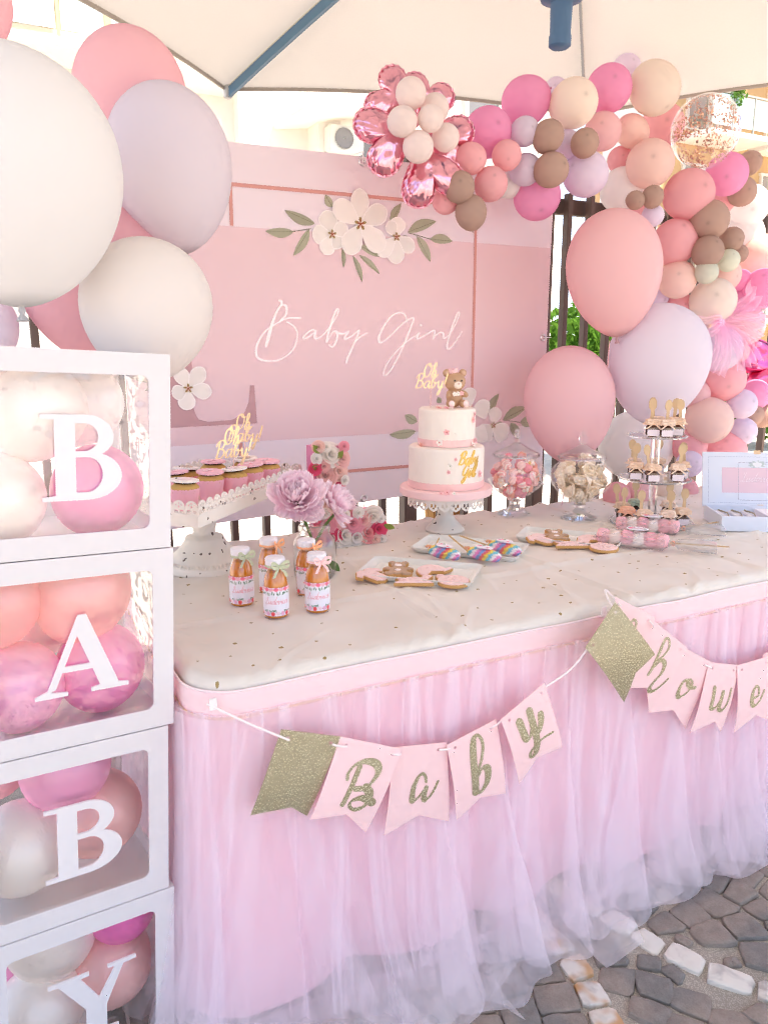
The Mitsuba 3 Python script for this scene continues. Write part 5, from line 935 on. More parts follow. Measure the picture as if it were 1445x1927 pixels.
for i, (x, y) in enumerate(CUPC):
    k = thing('cupcake', CUPL[i], 'cupcake'); z = .9035; cs_ = 1.04; n = 48; a = np.arange(n + 1) * 2 * np.pi / n
    scal = .003 * np.abs(np.sin(a * 10)); P = [np.stack([x + r * np.cos(a), y + r * np.sin(a), a * 0 + zz], 1) for r, zz in ((.024 * cs_, z), (.028 * cs_, z + .02 * cs_))] + [np.stack([x + .0335 * cs_ * np.cos(a), y + .0335 * cs_ * np.sin(a), z + .047 * cs_ + scal], 1)]
    part(k, 'wrapper', gridmesh(np.array(P)), 'fabric', (.88, .47, .54), True)
    part(k, 'sponge', lathe([(.024 * cs_, z + .002), (.0325 * cs_, z + .044 * cs_), (.031 * cs_, z + .052 * cs_), (.02 * cs_, z + .060 * cs_), (1e-4, z + .062 * cs_)], 28, (x, y, 0)), 'matte', (.62, .38, .12), True)
    wh = 'white' in CUPL[i]; rr = .031 * (1 + .045 * np.cos(a[:-1] * 16)); tp = []
    ti = M((x, y, z + .062 * cs_), s=cs_, rx=4 * math.sin(i * 2.1), ry=4 * math.cos(i * 1.3))
    pg = Polygon(np.stack([rr * np.cos(a[:-1]), rr * np.sin(a[:-1])], 1)); part(k, 'filling', xf(lathe([(1e-4, -.002), (.024, -.002), (.026, .0), (.024, .0015), (1e-4, .0015)], 20), ti), 'gloss', (.06, .03, .02), True)
    t_ = part(k, 'icing_disc', xf(xf(extr(pg, .0045), M((0, 0, .0015))), ti), 'satin', (.85, .80, .72) if wh else (.86, .50, .54), 30)
    if wh: put(name('rosette', t_), xf(lathe([(.014, .006), (.015, .0075), (.010, .0095), (.004, .0085), (1e-4, .0085)], 18), ti), 'satin', (.58, .44, .34) if i % 2 else (.88, .70, .66), True); put(name('bead', t_), xf(sphere((-.017, .004, .0075), .0018, 8, 6), ti), 'gloss', (.03, .02, .02), True)
    else:
        for dx, dy in ((.002, .003), (-.012, -.006)): sugar_flower(name('flower', t_), ti[:3, :3] @ np.array([dx, dy, .0065]) + ti[:3, 3], (0, 0, 1), .0085, (.90, .70, .70), (.84, .5, .5))
topper('nearer golden topper reading Oh Baby stuck in a cupcake', (*CUPC[2], .968), (.98, .15, 0), .042, .040); topper('farther golden topper reading Oh Baby stuck in a cupcake', (*CUPC[7], .968), (.80, -.60, 0), .042, .058)
# ------------------------------------------------------------------ bottles
def bottle(label, x, y, ribbon, rot):
    k = thing('juice_bottle', label, 'bottle'); z = .7205; c = (x, y, 0)
    part(k, 'juice', lathe([(1e-4, z + .003), (.0225, z + .003), (.0245, z + .006), (.0245, z + .070), (.0225, z + .084), (.0175, z + .097), (.0155, z + .1025), (1e-4, z + .1025)], 32, c), 'gloss', (.60, .20, .004), True)
    part(k, 'glass', lathe([(1e-4, z), (.0235, z), (.0260, z + .003), (.0262, z + .070), (.0240, z + .085), (.0190, z + .099), (.0168, z + .106), (.0168, z + .116)], 36, c), 'pane', None, True)
    part(k, 'cap', lathe([(.0190, z + .1135), (.0205, z + .1145), (.0208, z + .126), (.0192, z + .1290), (.012, z + .1296), (.001, z + .1292)], 32, c), 'satin', (.80, .79, .82), True)
    # label: vertex-coloured print on the bottle's wall
    na, nh = 110, 72; w = 1.72; A, H = np.meshgrid(np.linspace(-w, w, na), np.linspace(.0, .061, nh), indexing='ij'); col = np.zeros((na, nh, 3)) + (.80, .79, .84)
    u, hgt = A * .0266, H; r_ = np.random.default_rng(5)
    def blob(cx, cy, rx, ry, cc, ang=0, petal=0):
        dx, dy = u - cx, hgt - cy; ex, ey = dx * math.cos(ang) + dy * math.sin(ang), -dx * math.sin(ang) + dy * math.cos(ang); q = (ex / rx) ** 2 + (ey / ry) ** 2
        m_ = q < 1; sh = .78 + .35 * np.abs(np.sin(np.sqrt(q) * 7 + petal)) if petal else 1.0
        col[m_] = (np.asarray(cc) * (np.stack([np.broadcast_to(sh, q.shape)] * 3, -1)))[m_]
    G1, G2 = (.10, .20, .12), (.24, .32, .22)
    for cx in np.arange(-.045, .046, .0045):
        for side in (0, 1):
            blob(cx + r_.normal(0, .001), (.004 + r_.random() * .008) if side == 0 else (.0505 - r_.random() * .004), .0010 + r_.random() * .0006, .0036, G1 if r_.random() < .5 else G2, r_.normal(0, .7))
    for j, cx in enumerate(np.arange(-.042, .043, .0105)):
        blob(cx, .0570, .0052, .0042, ((.78, .16, .24), (.82, .42, .48))[j % 2], 0, 1 + j); blob(cx + .003, .0052 if j % 3 else .0045, .0046, .0046, ((.78, .09, .10), (.84, .62, .66), (.74, .40, .55))[j % 3], 0, 1 + j)
    stt, L = script('Ludovica', .0150, .3); pg = pen([[(px - L / 2, py + .0255) for px, py in s] for s in stt], .00055, .0011)
    import shapely
    on = shapely.contains_xy(pg.buffer(.00012), u.ravel(), hgt.ravel()).reshape(u.shape); col[on] = (.74, .26, .30)
    an = A + math.radians(rot); R = .02665; P = np.stack([x + R * np.cos(an), y + R * np.sin(an), z + .009 + H], -1)
    put(name('label', k), gridmesh(P), 'satin', col.reshape(-1, 3), True)
    # ribbon tied round the cap with a bow
    part(k, 'ribbon', lathe([(.0195, z + .1095), (.0212, z + .110), (.0212, z + .1145), (.0195, z + .115)], 32, c), 'fabric', ribbon, True)
    a = math.radians(rot + 22); o = np.array([x + .0215 * math.cos(a), y + .0215 * math.sin(a), z + .1125]); rt = np.array([-math.sin(a), math.cos(a), 0]); ou = np.array([math.cos(a), math.sin(a), 0]); up = np.array([0, 0, 1.])
    for s in (-1, 1):
        lp = spline([o, o + rt * s * .012 + up * .010 + ou * .004, o + rt * s * .020 + up * .008 + ou * .007, o + rt * s * .014 + ou * .008 + up * .001, o + ou * .002], 8)
        part(k, 'bow_loop', gridmesh(np.stack([lp - up * .0035 + ou * .001, lp + up * .0035], 1)), 'fabric', ribbon, True)
        tl = spline([o, o + rt * s * .009 - up * .010 + ou * .005, o + rt * s * .014 - up * .021 + ou * .005], 8); part(k, 'bow_tail', gridmesh(np.stack([tl - rt * .0033, tl + rt * .0033], 1)), 'fabric', ribbon, True)
    part(k, 'bow_knot', sphere(o + ou * .003, (.0038, .0038, .0036), 10, 8), 'fabric', ribbon, True)
GRN, ORA, PNK = (.52, .56, .38), (.88, .46, .24), (.88, .60, .58)
for lab, (x, y), rb, rot in (('bottle of orange juice with a pale green bow at the left of the group', (.451, 1.568), GRN, -100), ('bottle of orange juice with a pale green bow in front of the group', (.493, 1.463), GRN, -108), ('bottle of orange juice with a pale pink bow at the right of the group', (.582, 1.454), PNK, -108),
                             ('bottle of orange juice with an orange bow behind the front green bow bottle', (.534, 1.625), ORA, -75), ('bottle of orange juice with an orange bow in front of the glass vase', (.604, 1.570), ORA, -75)): bottle(lab, x, y, rb, rot)
# ------------------------------------------------------------------ vase with peonies
VX, VY = .672, 1.690
va = thing('glass_vase', 'clear glass preserving jar used as a vase for the peonies', 'vase')
vo = [(.045, .7205), (.050, .724), (.0525, .74), (.0530, .80), (.049, .815), (.040, .826), (.037, .830), (.0385, .835), (.0385, .851), (.0365, .853)]
part(va, 'jar', lathe([(1e-4, .7205)] + vo + [(r - .0025, z) for r, z in vo[::-1][:-2]] + [(.046, .727), (1e-4, .727)], 48, (VX, VY, 0)), 'glass', None, True)
part(va, 'screw_ring', lathe([(.0385, .838), (.0398, .840), (.0385, .842), (.0385, .844), (.0398, .846), (.0385, .848)], 40, (VX, VY, 0)), 'pane', None, True)
def peony(label, c, R, seed, axis):
    k = thing('peony', label, 'flower'); r_ = np.random.default_rng(seed); A = aim(axis); c = np.asarray(c, float)
    rings = ((.22, 7, 10), (.40, 10, 26), (.58, 12, 42), (.76, 13, 58), (.94, 13, 76), (1.06, 11, 96), (1.10, 9, 114))
    for rad, n, tilt in rings:
        for j in range(n):
            az = 2 * np.pi * (j + r_.random() * .7) / n; L = R * (.50 + .50 * rad) * (.85 + .3 * r_.random()); Wd = R * (.20 + .22 * rad) * (.75 + .5 * r_.random())
            t = np.linspace(0, 1, 9); s = np.linspace(-1, 1, 11); T, S = np.meshgrid(t, s, indexing='ij')
            th = math.radians(tilt + r_.normal(0, 13)) ; bend = math.radians(-38 + 20 * r_.random()) * T
            wid = Wd * (np.sin(np.pi * np.clip(T * .86 + .06, 0, 1)) ** .55) * (T ** .35)
            ruff = R * .075 * T ** 2 * np.sin(S * (7 + 6 * r_.random()) + seed + j) + R * .05 * (meshkit.noise(np.stack([S * 3 + j, T * 3 + rad * 9, T * 0 + seed], -1)) - .5)
            out_ = L * T * np.sin(th + bend); zz = L * T * np.cos(th + bend) + ruff; x = S * wid; cup = .35 * Wd * (S ** 2) * (1 - .5 * rad)
            loc = np.stack([(out_ - cup * .3) * math.cos(az) - x * math.sin(az), (out_ - cup * .3) * math.sin(az) + x * math.cos(az), zz + cup - R * .45], -1)
            P = loc @ A.T + c; g = T[..., None]; base = np.array((.90, .55, .68)) * (1 - g) + np.array((.95, .84, .88)) * g; base = base * (.9 + .2 * r_.random()); base = np.where(g > .88, base * .5 + np.array((.95, .82, .87)) * .5, base)
            put(name('petal', k), gridmesh(P), 'petal', base.reshape(-1, 3), True)
    return k
p1 = np.array([.622, 1.672, .938])
k1 = peony('large pink peony blossom leaning left out of the glass vase', p1, .068, 3, (-.25, -.55, .62)); k2 = peony('second pale pink peony blossom behind, leaning right', (.752, 1.705, .902), .056, 8, (.62, -.30, .45))
for k, e in ((k1, p1), (k2, np.array([.752, 1.705, .905]))):
    part(k, 'stem', tube(spline([e - [0, 0, .02], (VX + (e[0] - VX) * .35, VY, .845), (VX + (VX - e[0]) * .3, VY + .01, .76), (VX + (VX - e[0]) * .45, VY + .012, .732)]), .0035, 8), 'leaf', (.20, .30, .10))
    for j in range(3):
        b = np.array([VX + (VX - e[0]) * .2 + .01 * j, VY - .01, .80 - .02 * j]); L = np.array([.025 * (j - 1), -.016, -.028]); t = np.linspace(0, 1, 8)[:, None]; cpt = b + L * t; w = np.cross(L, [0, 1, .3]); w /= np.linalg.norm(w)
        part(k, 'leaf', gridmesh(np.stack([cpt - w * .010 * np.sin(np.pi * t), cpt + w * .010 * np.sin(np.pi * t)], 1)), 'leaf', (.14, .24, .08), True)
# ------------------------------------------------------------------ flower letter L
fl = thing('flower_letter', 'standing letter L covered in artificial roses behind the vase', 'letter'); LX, LY = .768, 1.925
def letterL(s=1.0): return unary_union([sbox(0, 0, .205, .092), sbox(0, 0, .082, .285)])
part(fl, 'base', wall(Polygon([(LX + x, .7205 + z) for x, z in letterL().exterior.coords]), .055, LY + .055), 'matte', (.72, .28, .42), False)
def rose(c, nrm, s, col, seed):
    r_ = np.random.default_rng(seed); A = aim(nrm); P = []; ms = []; cs = []
    for ring, (rad, n, op) in enumerate(((.20, 3, 8), (.42, 4, 22), (.68, 5, 42), (.95, 6, 66))):
        for j in range(n):
            az = 2 * np.pi * (j + .3 * r_.random() + ring * .37) / n; t = np.linspace(0, 1, 5); q = np.linspace(-1, 1, 7); T, S = np.meshgrid(t, q, indexing='ij')
            half = 1.25 * np.pi / n; a = az + S * half; o = math.radians(op); r = s * rad * (.55 + .45 * T * (1 + .5 * math.sin(o))) + s * .16 * T ** 3 * (ring > 0); z = s * (.55 - .12 * ring) * T * math.cos(o * .8) - s * .07 * S ** 2 * T + s * (.22 - .10 * ring)
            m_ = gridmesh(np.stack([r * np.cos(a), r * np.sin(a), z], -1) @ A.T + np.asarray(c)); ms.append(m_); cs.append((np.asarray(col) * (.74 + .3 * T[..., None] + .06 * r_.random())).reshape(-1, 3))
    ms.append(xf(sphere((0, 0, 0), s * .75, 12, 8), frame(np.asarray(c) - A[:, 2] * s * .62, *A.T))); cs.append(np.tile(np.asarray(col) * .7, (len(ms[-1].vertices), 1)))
    return cat(ms), np.clip(np.vstack(cs), 0, 1)
RC_ = [(.86, .80, .72), (.86, .54, .50), (.80, .12, .22), (.88, .62, .54), (.86, .40, .46), (.86, .82, .76), (.84, .36, .36)]
spots, r_ = [], np.random.default_rng(12); lp = letterL().buffer(-.006)
big = [(.045, .262, .030, 0), (.078, .250, .024, 1), (.030, .205, .028, 1), (.068, .215, .024, 3), (.024, .160, .026, 5), (.064, .168, .024, 2), (.045, .122, .026, 3), (.078, .135, .020, 0), (.110, .064, .030, 4), (.142, .070, .026, 1), (.172, .078, .028, 0), (.190, .040, .026, 2), (.155, .030, .026, 6), (.120, .022, .028, 5), (.082, .030, .030, 0), (.048, .030, .024, 2), (.030, .070, .026, 4), (.070, .075, .024, 1)]
for x, z, s, ci in big: spots.append((x, z, s, ci))
t_ = 0
while t_ < 900 and len(spots) < 46:
    t_ += 1; x, z = r_.random() * .21 - .002, r_.random() * .29; s = .011 + .006 * r_.random()
    if lp.buffer(.010).contains(Point(x, z)) and all(math.hypot(x - a, z - b) > (s + c) * .66 for a, b, c, _ in spots): spots.append((x, z, s, int(r_.integers(7))))
for i, (x, z, s, ci) in enumerate(spots):
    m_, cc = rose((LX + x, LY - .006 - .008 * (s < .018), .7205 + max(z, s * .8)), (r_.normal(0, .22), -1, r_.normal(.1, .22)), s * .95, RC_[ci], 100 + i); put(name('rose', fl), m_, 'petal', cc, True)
for x, z, a in ((.012, .268, 130), (.060, .245, 60), (.018, .225, 160), (.205, .05, -20), (.10, .10, 80)):
    t = np.linspace(0, 1, 7)[:, None]; d = np.array([math.cos(math.radians(a)), -.3, math.sin(math.radians(a))]); cpt = np.array([LX + x, LY - .012, .7205 + z]) + d * .034 * t; w = np.cross(d, [0, 1, 0]); w /= np.linalg.norm(w)
    part(fl, 'leaf', gridmesh(np.stack([cpt - w * .009 * np.sin(np.pi * t), cpt + w * .009 * np.sin(np.pi * t)], 1)), 'leaf', (.26, .34, .08), True)
# ------------------------------------------------------------------ plates with cookies and lollipops
def plate(label, o, u, w, d):
    """oblong porcelain plate; o near left corner, u along its length"""
    u = np.array([*u, 0]) / np.linalg.norm(u); v = np.array([-u[1], u[0], 0]); F = frame((*o, .7212), u, v, [0, 0, 1.]); R = []
    for off, z in ((.016, .0), (.010, .0015), (.0, .0145), (-.0005, .0160), (.0025, .0165), (.013, .0048), (.020, .0040)):
        q = rrect(off, off, w - off, d - off, max(.008, .012 - off * .2)); c = np.array(q.exterior.coords)[:-1]; R.append((c, z))
    n = 64; P = []
    for c, z in R:
        ls = LineString(np.vstack([c, c[:1]])); P.append([[*ls.interpolate(t, normalized=True).coords[0], z] for t in np.linspace(0, 1, n, endpoint=False)])
    P = np.array(P); P = np.concatenate([P, P[:, :1]], 1); m_ = gridmesh(P); cap = [bx((w / 2, d / 2, .0035), (w - .036, d - .036, .001))]
    k = single('serving_plate', label, 'plate', xf(cat([m_] + cap), F), 'gloss', (.74, .75, .70), 40); return F
F1 = plate('oblong white plate with five cookies near the front', (.742, 1.615), (.209, -.198), .285, .170)
F2 = plate('oblong white plate with three rainbow lollipops', (.980, 1.770), (.191, -.222), .295, .165)
F3 = plate('oblong white plate with cookies beside the marshmallow skewers', (1.305, 1.738), (.186, -.222), .290, .140)
def cookie(label, xy, shape, s, rot, z, icing, deco, tilt=(0, 0)):
    k = thing('iced_cookie', label, 'cookie'); A = M((*xy, z), rz=rot, rx=tilt[0], ry=tilt[1])
    pg = shape.buffer(.002).simplify(.0004); part(k, 'biscuit', xf(cat([extr(pg.buffer(-.0012), .0015), xf(extr(pg, .0065), M((0, 0, .0015)))]), A), 'matte', (.58, .33, .12), 30)
    ic = part(k, 'icing', xf(cat([xf(extr(pg.buffer(-.0022), .0022), M((0, 0, .008))), xf(extr(pg.buffer(-.0042), .0010), M((0, 0, .0102)))]), A), 'satin', icing, 30)
    for c, r in deco: put(name('piping', ic), xf(sphere((c[0], c[1], .0108), (r, r * .8, .0022), 12, 8), A), 'satin', (.90, .80, .76) if icing[1] < .6 else (.80, .56, .52), True)
def ell(x, y, a, b): return Polygon([(x + a * math.cos(t), y + b * math.sin(t)) for t in np.linspace(0, 2 * np.pi, 40)])
ONE = unary_union([Polygon([(-.020, -.03), (.020, -.03), (.022, .012), (.036, .002), (.042, .016), (.022, .034), (.008, .034), (0, .028), (-.008, .034), (-.022, .034), (-.042, .016), (-.036, .002), (-.022, .012)]), ell(0, -.03, .014, .008)])
BEAR = unary_union([ell(0, .026, .019, .017), ell(-.016, .042, .008, .008), ell(.016, .042, .008, .008), ell(0, -.008, .022, .024), ell(-.022, -.026, .012, .010), ell(.022, -.026, .012, .010), ell(-.026, .004, .010, .008), ell(.026, .004, .010, .008)])
HORSE = unary_union([Polygon([(-.045, -.020), (.045, -.020), (.036, -.008), (-.036, -.008)]), ell(0, .006, .026, .016), Polygon([(.016, .010), (.030, .042), (.046, .034), (.032, .006)]), Polygon([(-.02, .008), (-.042, .022), (-.030, -.006)]), ell(0, -.012, .03, .008)])
PRAM = unary_union([Polygon([(0, 0)] + [(.036 * math.cos(t), .036 * math.sin(t)) for t in np.linspace(.0, 4.2, 30)]), ell(-.016, -.036, .011, .011), ell(.018, -.034, .011, .011), Polygon([(.03, -.004), (.052, .014), (.048, .020), (.026, .006)])])
RND = ell(0, 0, .037, .037); PI_, BI_ = (.86, .64, .60), (.50, .34, .22)
bd = lambda n, r: [((r * math.cos(a), r * math.sin(a)), .0042) for a in np.arange(n) * 2 * np.pi / n] + [((0, 0), .006)]
for j, (C, t) in enumerate(((COOK1, 'plate near the front'), (COOK2, 'plate beside the skewers'))):
    an = -45
    cookie(f'romper shaped cookie with pink icing at the left of the {t}', C[0], ONE, 1, an + 70, .7268, PI_, [((0, .012), .003), ((.004, .0), .0035), ((-.006, -.012), .003)], (8, 0))
    cookie(f'teddy bear cookie with brown icing on the {t}', C[1], BEAR, 1, an + 15, .7275, BI_, [((0, .022), .010), ((0, -.008), .008), ((-.006, .030), .002)], (6, 0))
    cookie(f'rocking horse cookie with pink icing on the {t}', C[2], HORSE, 1, an + 18, .7262, PI_, [((.0, .006), .008), ((.034, .03), .004), ((-.02, -.014), .004)])
    cookie(f'pram shaped cookie with pink icing on the {t}', C[3], PRAM, 1, an + 20, .7275, PI_, [((-.016, -.036), .006), ((.018, -.034), .006), ((-.01, .012), .004), ((.01, .018), .004)], (7, 0))
    cookie(f'round cookie with pink icing at the right of the {t}', C[4], RND, 1, an, .7262, PI_, bd(8, .019))
SW = [(.80, .16, .16), (.86, .66, .12), (.16, .50, .62), (.86, .80, .78), (.74, .22, .46), (.22, .34, .62)]
for i, (a, b, e) in enumerate(LOLL):
    k = thing('lollipop', ('rainbow twist lollipop at the left of the plate', 'rainbow twist lollipop in the middle of the plate', 'rainbow twist lollipop at the right of the plate')[i], 'lollipop')
    a, b, e = (np.array([*p, z]) for p, z in ((a, .741), (b, .739), (e, .760))); d = b - a; L = np.linalg.norm(d)
    m_ = twist(.0145, L * 1.05, 1.6, 6, 36, 26); vv = np.asarray(m_.vertices); q = ((np.arctan2(vv[:, 1], vv[:, 0]) / 6.283 + vv[:, 2] / L * 1.6) % 1 * 6).astype(int) % 6
    A = np.eye(4); A[:3, :3] = aim(d); A[:3, 3] = (a + b) / 2 + [0, 0, .005]; put(name('candy', k), xf(m_, A), 'gloss', np.array(SW)[q], True)
    u = d / L; w = np.cross([0, 0, 1.], u); w /= np.linalg.norm(w); up = np.cross(u, w); c = (a + b) / 2 + [0, 0, .0250]; F = frame(c, u, w, up)
    lk = part(k, 'label', xf(lathe([(1e-4, -.0008), (.0245, -.0008), (.025, 0), (.0245, .0008), (1e-4, .0008)], 26, sx=1, sy=.62), F), 'satin', (.82, .79, .84), 30)
    for dx, dy, cc in ((-.012, .006, (.78, .2, .3)), (-.016, 0, (.8, .4, .5)), (.013, -.005, (.78, .2, .3)), (-.006, .009, (.3, .4, .3))): put(name('printed_flower', lk), xf(lathe([(1e-4, .0013), (.0042, .001), (.0043, .0008)], 12), F @ M((dx, dy, 0))), 'satin', cc, True)
    part(k, 'stick', tube([a + u * .01, e + [0, 0, .0]], .0020, 8), 'matte', (.60, .40, .18))
    part(k, 'bow', cat([xf(bx((0, 0, 0), (.014, .008, .0012)), F @ M((-L * .55, .006 * s_, -.012), rz=40 * s_, rx=30 * s_)) for s_ in (-1, 1)]), 'foil', (.70, .40, .26), False)
# ------------------------------------------------------------------ marshmallow skewers in cellophane
MC = [(.86, .50, .52), (.88, .74, .66), (.86, .46, .50), (.90, .80, .74), (.84, .42, .46)]
for i, (a, b, e) in enumerate(SKW):
    k = thing('marshmallow_skewer', ('front cellophane wrapped marshmallow skewer with a printed tag', 'rear cellophane wrapped marshmallow skewer beside the tier stand')[i], 'skewer')
    a, b, e = (np.array([*p, .742]) for p in (a, b, e)); d = b - a; L = np.linalg.norm(d); u = d / L
    for j in range(6):
        A = np.eye(4); A[:3, :3] = aim(u + rng.normal(0, .12, 3)); A[:3, 3] = a + d * (j + .5) / 6 + [0, 0, .003 + .004 * rng.random()]
        m_ = twist(.0200, L / 6 * 1.16, .8 if j % 2 else 0, 4 if j % 2 else 6, 28, 14); put(name('marshmallow', k), xf(m_, A), 'fabric', MC[j % 5], True)
    w = np.cross([0, 0, 1.], u); F = frame((a + b) / 2 + [.01, -.006, .0325], u, w / np.linalg.norm(w), [0, 0, 1.])
    tg = part(k, 'tag', xf(lathe([(1e-4, -.0006), (.030, -.0006), (.0305, 0), (.030, .0006), (1e-4, .0006)], 26, sx=1, sy=.66), F), 'satin', (.82, .80, .86), 30)
    for dx, dy, cc in ((-.02, .004, (.78, .2, .3)), (-.018, -.006, (.8, .4, .5)), (-.012, .010, (.74, .25, .35)), (.02, -.002, (.3, .4, .3))): put(name('printed_flower', tg), xf(lathe([(1e-4, .0011), (.005, .0009), (.0052, .0006)], 12), F @ M((dx, dy, 0))), 'satin', cc, True)
    stt, Lw = script('Ludovica', .010, .25); put(name('lettering', tg), xf(extr(pen([[(x - Lw / 2, y - .003) for x, y in s] for s in stt], .0005, .0009), .0004), F @ M((0, 0, .0006))), 'satin', (.5, .2, .25), False)
    part(k, 'stick', tube([b, e], .0018, 8), 'matte', (.60, .42, .22)); part(k, 'tie', tube([b + u * .012 + .006 * np.array([0, math.cos(q), math.sin(q)]) for q in np.linspace(0, 6.28, 14)], .002, 6), 'satin', (.80, .42, .30))
    R = []
    for t in np.linspace(0, 1, 34):
        p = a - u * .012 + (d + u * .024) * min(t / .62, 1) + (u * max(0, t - .62) / .38 * .11); g = np.linspace(0, 2 * np.pi, 37); r0 = .0245 if t < .56 else (.0055 if .60 < t < .66 else .012 + .05 * max(0, t - .64))
        rr = r0 * (1 + .10 * np.sin(g * 5 + t * 9 + i) + .07 * np.sin(g * 11 + t * 30)); rr = rr * min(1, t * 12 + .05); fl_ = 1 if t < .62 else max(.35, 1 - 1.6 * (t - .62))
        R.append(np.stack([p + (w / np.linalg.norm(w)) * (x * (1 if t < .62 else 1.7)) + np.array([0, 0, 1.]) * max(y * fl_, -.0205) for x, y in zip(rr * np.cos(g), rr * np.sin(g))]))
    part(k, 'cellophane', gridmesh(np.array(R)), 'cello', None, True)
# ------------------------------------------------------------------ tier stand with little jars
TXc, TYc = 1.822, 1.722
ts = thing('tier_stand', 'clear three tier stand holding small jars of chocolate cream', 'tier stand')
lev = ((.1235, .7265), (.1065, .8660), (.0845, .9990))
for r, z in lev:
    a = np.linspace(0, 2 * np.pi, 97)[:-1]; rr = r * (1 + .022 * np.abs(np.sin(a * 9)))
    part(ts, 'plate', xf(extr(Polygon(np.stack([rr * np.cos(a), rr * np.sin(a)], 1)), .0035), M((TXc, TYc, z))), 'glass', None, 40)
    rim = np.stack([TXc + rr * np.cos(a), TYc + rr * np.sin(a), a * 0 + z + .004], 1); part(ts, 'cut_rim', tube(np.vstack([rim, rim[:1]]), .0022, 6), 'cello', None)
part(ts, 'post', cat([lathe([(.0001, z0), (.0125, z0), (.0125, z1), (.0001, z1)], 24, (TXc, TYc, 0)) for z0, z1 in ((.7302, .8658), (.8697, .9988))]), 'glass', None, 40)
def jar(label, x, y, z, rot, cap, spoon, grp):
    k = thing('dessert_jar', label, 'jar', grp); A = M((x, y, z), rz=rot, s=1.13)
    part(k, 'chocolate', xf(bx((0, 0, .0165), (.034, .034, .031), .007), A), 'gloss', (.085, .035, .022), 40)
    part(k, 'glass', xf(bx((0, 0, .0175), (.0375, .0375, .035), .008), A), 'pane', None, 40)
    part(k, 'label', xf(bx((0, -.01925, .0130), (.029, .0006, .0165)), A), 'satin', (.76, .68, .72), False); part(k, 'label', xf(bx((-.01925, 0, .0130), (.0006, .029, .0165)), A), 'satin', (.76, .68, .72), False)
    n = 40; a = np.linspace(0, 2 * np.pi, n + 1); fr_ = []
    for r, zz, amp in ((.001, .0475, 0), (.0165, .0478, 0), (.0190, .0450, .0), (.0185, .0395, .0012), (.0235, .0335, .0034)): fr_.append(np.stack([(r + amp * np.sin(a * 9 + rot)) * np.cos(a), (r + amp * np.sin(a * 9 + rot)) * np.sin(a), a * 0 + zz], 1))
    part(k, 'cloth_cap', xf(gridmesh(np.array(fr_)), A), 'fabric', cap, True)
    for s in (-1, 1):
        o = np.array([0, -.0205, .0395]); lp_ = spline([o, o + [s * .009, -.004, .007], o + [s * .017, -.006, .004], o + [s * .009, -.006, -.001], o], 6); part(k, 'bow_loop', xf(gridmesh(np.stack([lp_ - [0, 0, .003], lp_ + [0, 0, .003]], 1)), A), 'fabric', cap, True)
        tl = spline([o, o + [s * .009, -.004, -.008], o + [s * .018, -.003, -.016]], 6); part(k, 'bow_tail', xf(gridmesh(np.stack([tl - [.0028, 0, 0], tl + [.0028, 0, 0]], 1)), A), 'fabric', cap, True)
    if spoon is not None:
        S = A @ M((spoon[0], spoon[1], .028), rx=spoon[2], ry=spoon[3], rz=spoon[4])
        sp = unary_union([ell(0, .056, .0095, .0140), Polygon([(-.0040, 0), (.0040, 0), (.0030, .047), (-.0030, .047)])]).buffer(.001)
        m_ = extr(sp, .0016); vv = np.asarray(m_.vertices); part(k, 'wooden_spoon', xf(TM(np.stack([vv[:, 0], vv[:, 2], vv[:, 1]], 1), np.asarray(m_.faces)[:, ::-1]), S), 'matte', (.64, .47, .28), 30)
CAPS = [(.80, .60, .44), (.82, .64, .50), (.78, .58, .42)]
JR = [(2, -135, .052, 'left on the top tier'), (2, -95, .058, 'second from the left on the top tier'), (2, -35, .056, 'right on the top tier'), (2, 10, .058, 'far right at the back of the top tier'), (2, 70, .05, 'hindmost on the top tier'),
      (1, -160, .078, 'leftmost on the middle tier'), (1, -122, .080, 'front left on the middle tier'), (1, -62, .080, 'front right on the middle tier'), (1, -20, .078, 'rightmost on the middle tier'), (1, 60, .07, 'back right on the middle tier'), (1, 125, .07, 'back left on the middle tier'),
      (0, -165, .095, 'leftmost on the bottom tier with an orange bow'), (0, -130, .092, 'front left on the bottom tier'), (0, -85, .090, 'front middle on the bottom tier'), (0, -42, .092, 'front right on the bottom tier'), (0, 100, .09, 'hindmost on bottom tier, green bow'), (0, 30, .09, 'back right on the bottom tier'), (0, 150, .09, 'back left on the bottom tier')]
for i, (l, az, r, lab) in enumerate(JR):
    a = math.radians(az - 20); x, y = TXc + r * math.cos(a), TYc + r * math.sin(a)
    jar(f'small chocolate jar with cloth cap, {lab}', x, y, lev[l][1] + .0036, -38 + 9 * math.sin(i * 2.3), (.86, .48, .32) if i == 11 else (.44, .50, .36) if i == 15 else CAPS[i % 3], (.008 * math.sin(i), .016, -4 + 5 * math.sin(i * 1.7), 6 * math.sin(i * 2.9), 20 * math.sin(i * 1.3)), 'dessert jars on the tier stand')
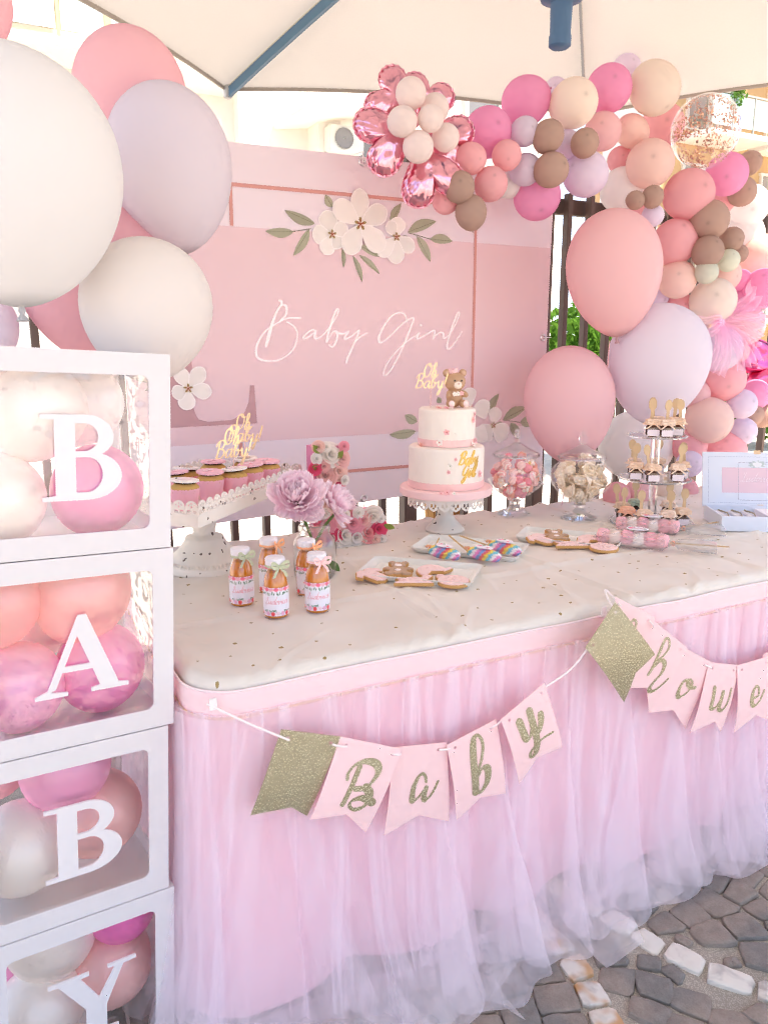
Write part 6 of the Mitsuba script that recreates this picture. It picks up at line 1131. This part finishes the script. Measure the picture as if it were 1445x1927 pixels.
# ------------------------------------------------------------------ open gift box
gb = thing('gift_box', 'open white gift box with printed lid at the right edge of the table', 'gift box')
GU = np.array([.84, -.54, 0]) / math.hypot(.84, .54); GV = np.array([.54, .84, 0]) / math.hypot(.84, .54); GF = frame((1.945, 1.560, .7210), GU, GV, [0, 0, 1.]); w, d, h, t = .330, .175, .046, .004; WB = (.70, .745, .83)
part(gb, 'tray', xf(cat([bx((w / 2, d / 2, t / 2), (w, d, t)), bx((w / 2, t / 2, h / 2 + t / 2), (w, t, h - t)), bx((w / 2, d - t / 2, h / 2 + t / 2), (w, t, h - t)), bx((t / 2, d / 2, h / 2 + t / 2), (t, d - 2 * t, h - t)), bx((w - t / 2, d / 2, h / 2 + t / 2), (t, d - 2 * t, h - t))]), GF), 'satin', WB, False)
part(gb, 'divider', xf(bx((.185, d / 2, .020), (.06, d - 2 * t - .002, .034)), GF), 'satin', (.82, .78, .80), False)
for x in (.035, .075, .115): part(gb, 'keepsake', xf(cat([bx((x, .085, .030), (.028, .120, .010), .003)]), GF), 'satin', (.70, .70, .76), 30); part(gb, 'cord', xf(tube([(x - .004, .03, .037), (x + .006, .08, .040), (x - .002, .14, .037)], .0022, 6), GF), 'gold', (.40, .30, .16))
part(gb, 'card', xf(bx((.270, .085, .036), (.090, .13, .004)), GF), 'satin', (.74, .70, .80), False)
la = math.radians(106); LF = GF @ frame((0, d + .002, h - .002), [1, 0, 0], [0, math.cos(math.pi - la), math.sin(la)], np.cross([1, 0, 0], [0, math.cos(math.pi - la), math.sin(la)])); lh = .172
lid = part(gb, 'lid', xf(cat([bx((w / 2, lh / 2, -.003), (w + .012, lh + .006, .005), .001)]), LF), 'satin', WB, False)
def onlid(nm, poly, z, c): put(name(nm, lid), xf(xf(extr(poly, .0003), M((0, 0, z))), LF), 'satin', c, False)
onlid('inner_border', sbox(.012, .008, w - .012, lh - .012).difference(sbox(.0128, .0088, w - .0128, lh - .0128)), .0, (.42, .46, .60))
onlid('pink_block', sbox(.055, .042, w - .045, lh - .048), .0001, (.76, .56, .62)); fr2 = sbox(.105, .018, .225, lh - .030); onlid('printed_frame', fr2.difference(fr2.buffer(-.0011)), .0006, (.40, .38, .46))
for cx, cy, s in ((.165, lh - .036, 1), (.225, .040, 1)):
    onlid('printed_leaves', unary_union([leafpoly((cx * 1000, cy * 1000), (cx * 1000 + 30 * s * math.cos(a), cy * 1000 + 13 * s * math.sin(a)), 7) for a in np.arange(0, 6.2, .7)]), .0009, (.50, .58, .56)); onlid('printed_flowers', unary_union([Point(cx + dx, cy + dy).buffer(.0055) for dx, dy in ((-.009, 0), (0, .004), (.009, -.001), (.003, -.005), (-.004, -.005))]), .0013, (.78, .80, .82))
stt, Lw = script('Ludovica', .030, .3); onlid('lettering', pen([[(x - Lw / 2 + .165, y + .078) for x, y in s] for s in stt], .0007, .0013), .0009, (.86, .80, .84))
part(gb, 'ribbon_tab', xf(bx((w / 2, lh + .003, .0005), (.020, .012, .003)), LF), 'fabric', (.78, .58, .36), False); part(gb, 'ribbon_tab', xf(bx((w / 2 + .01, d + .006, h + .001), (.020, .008, .002)), GF), 'fabric', (.80, .62, .44), False)
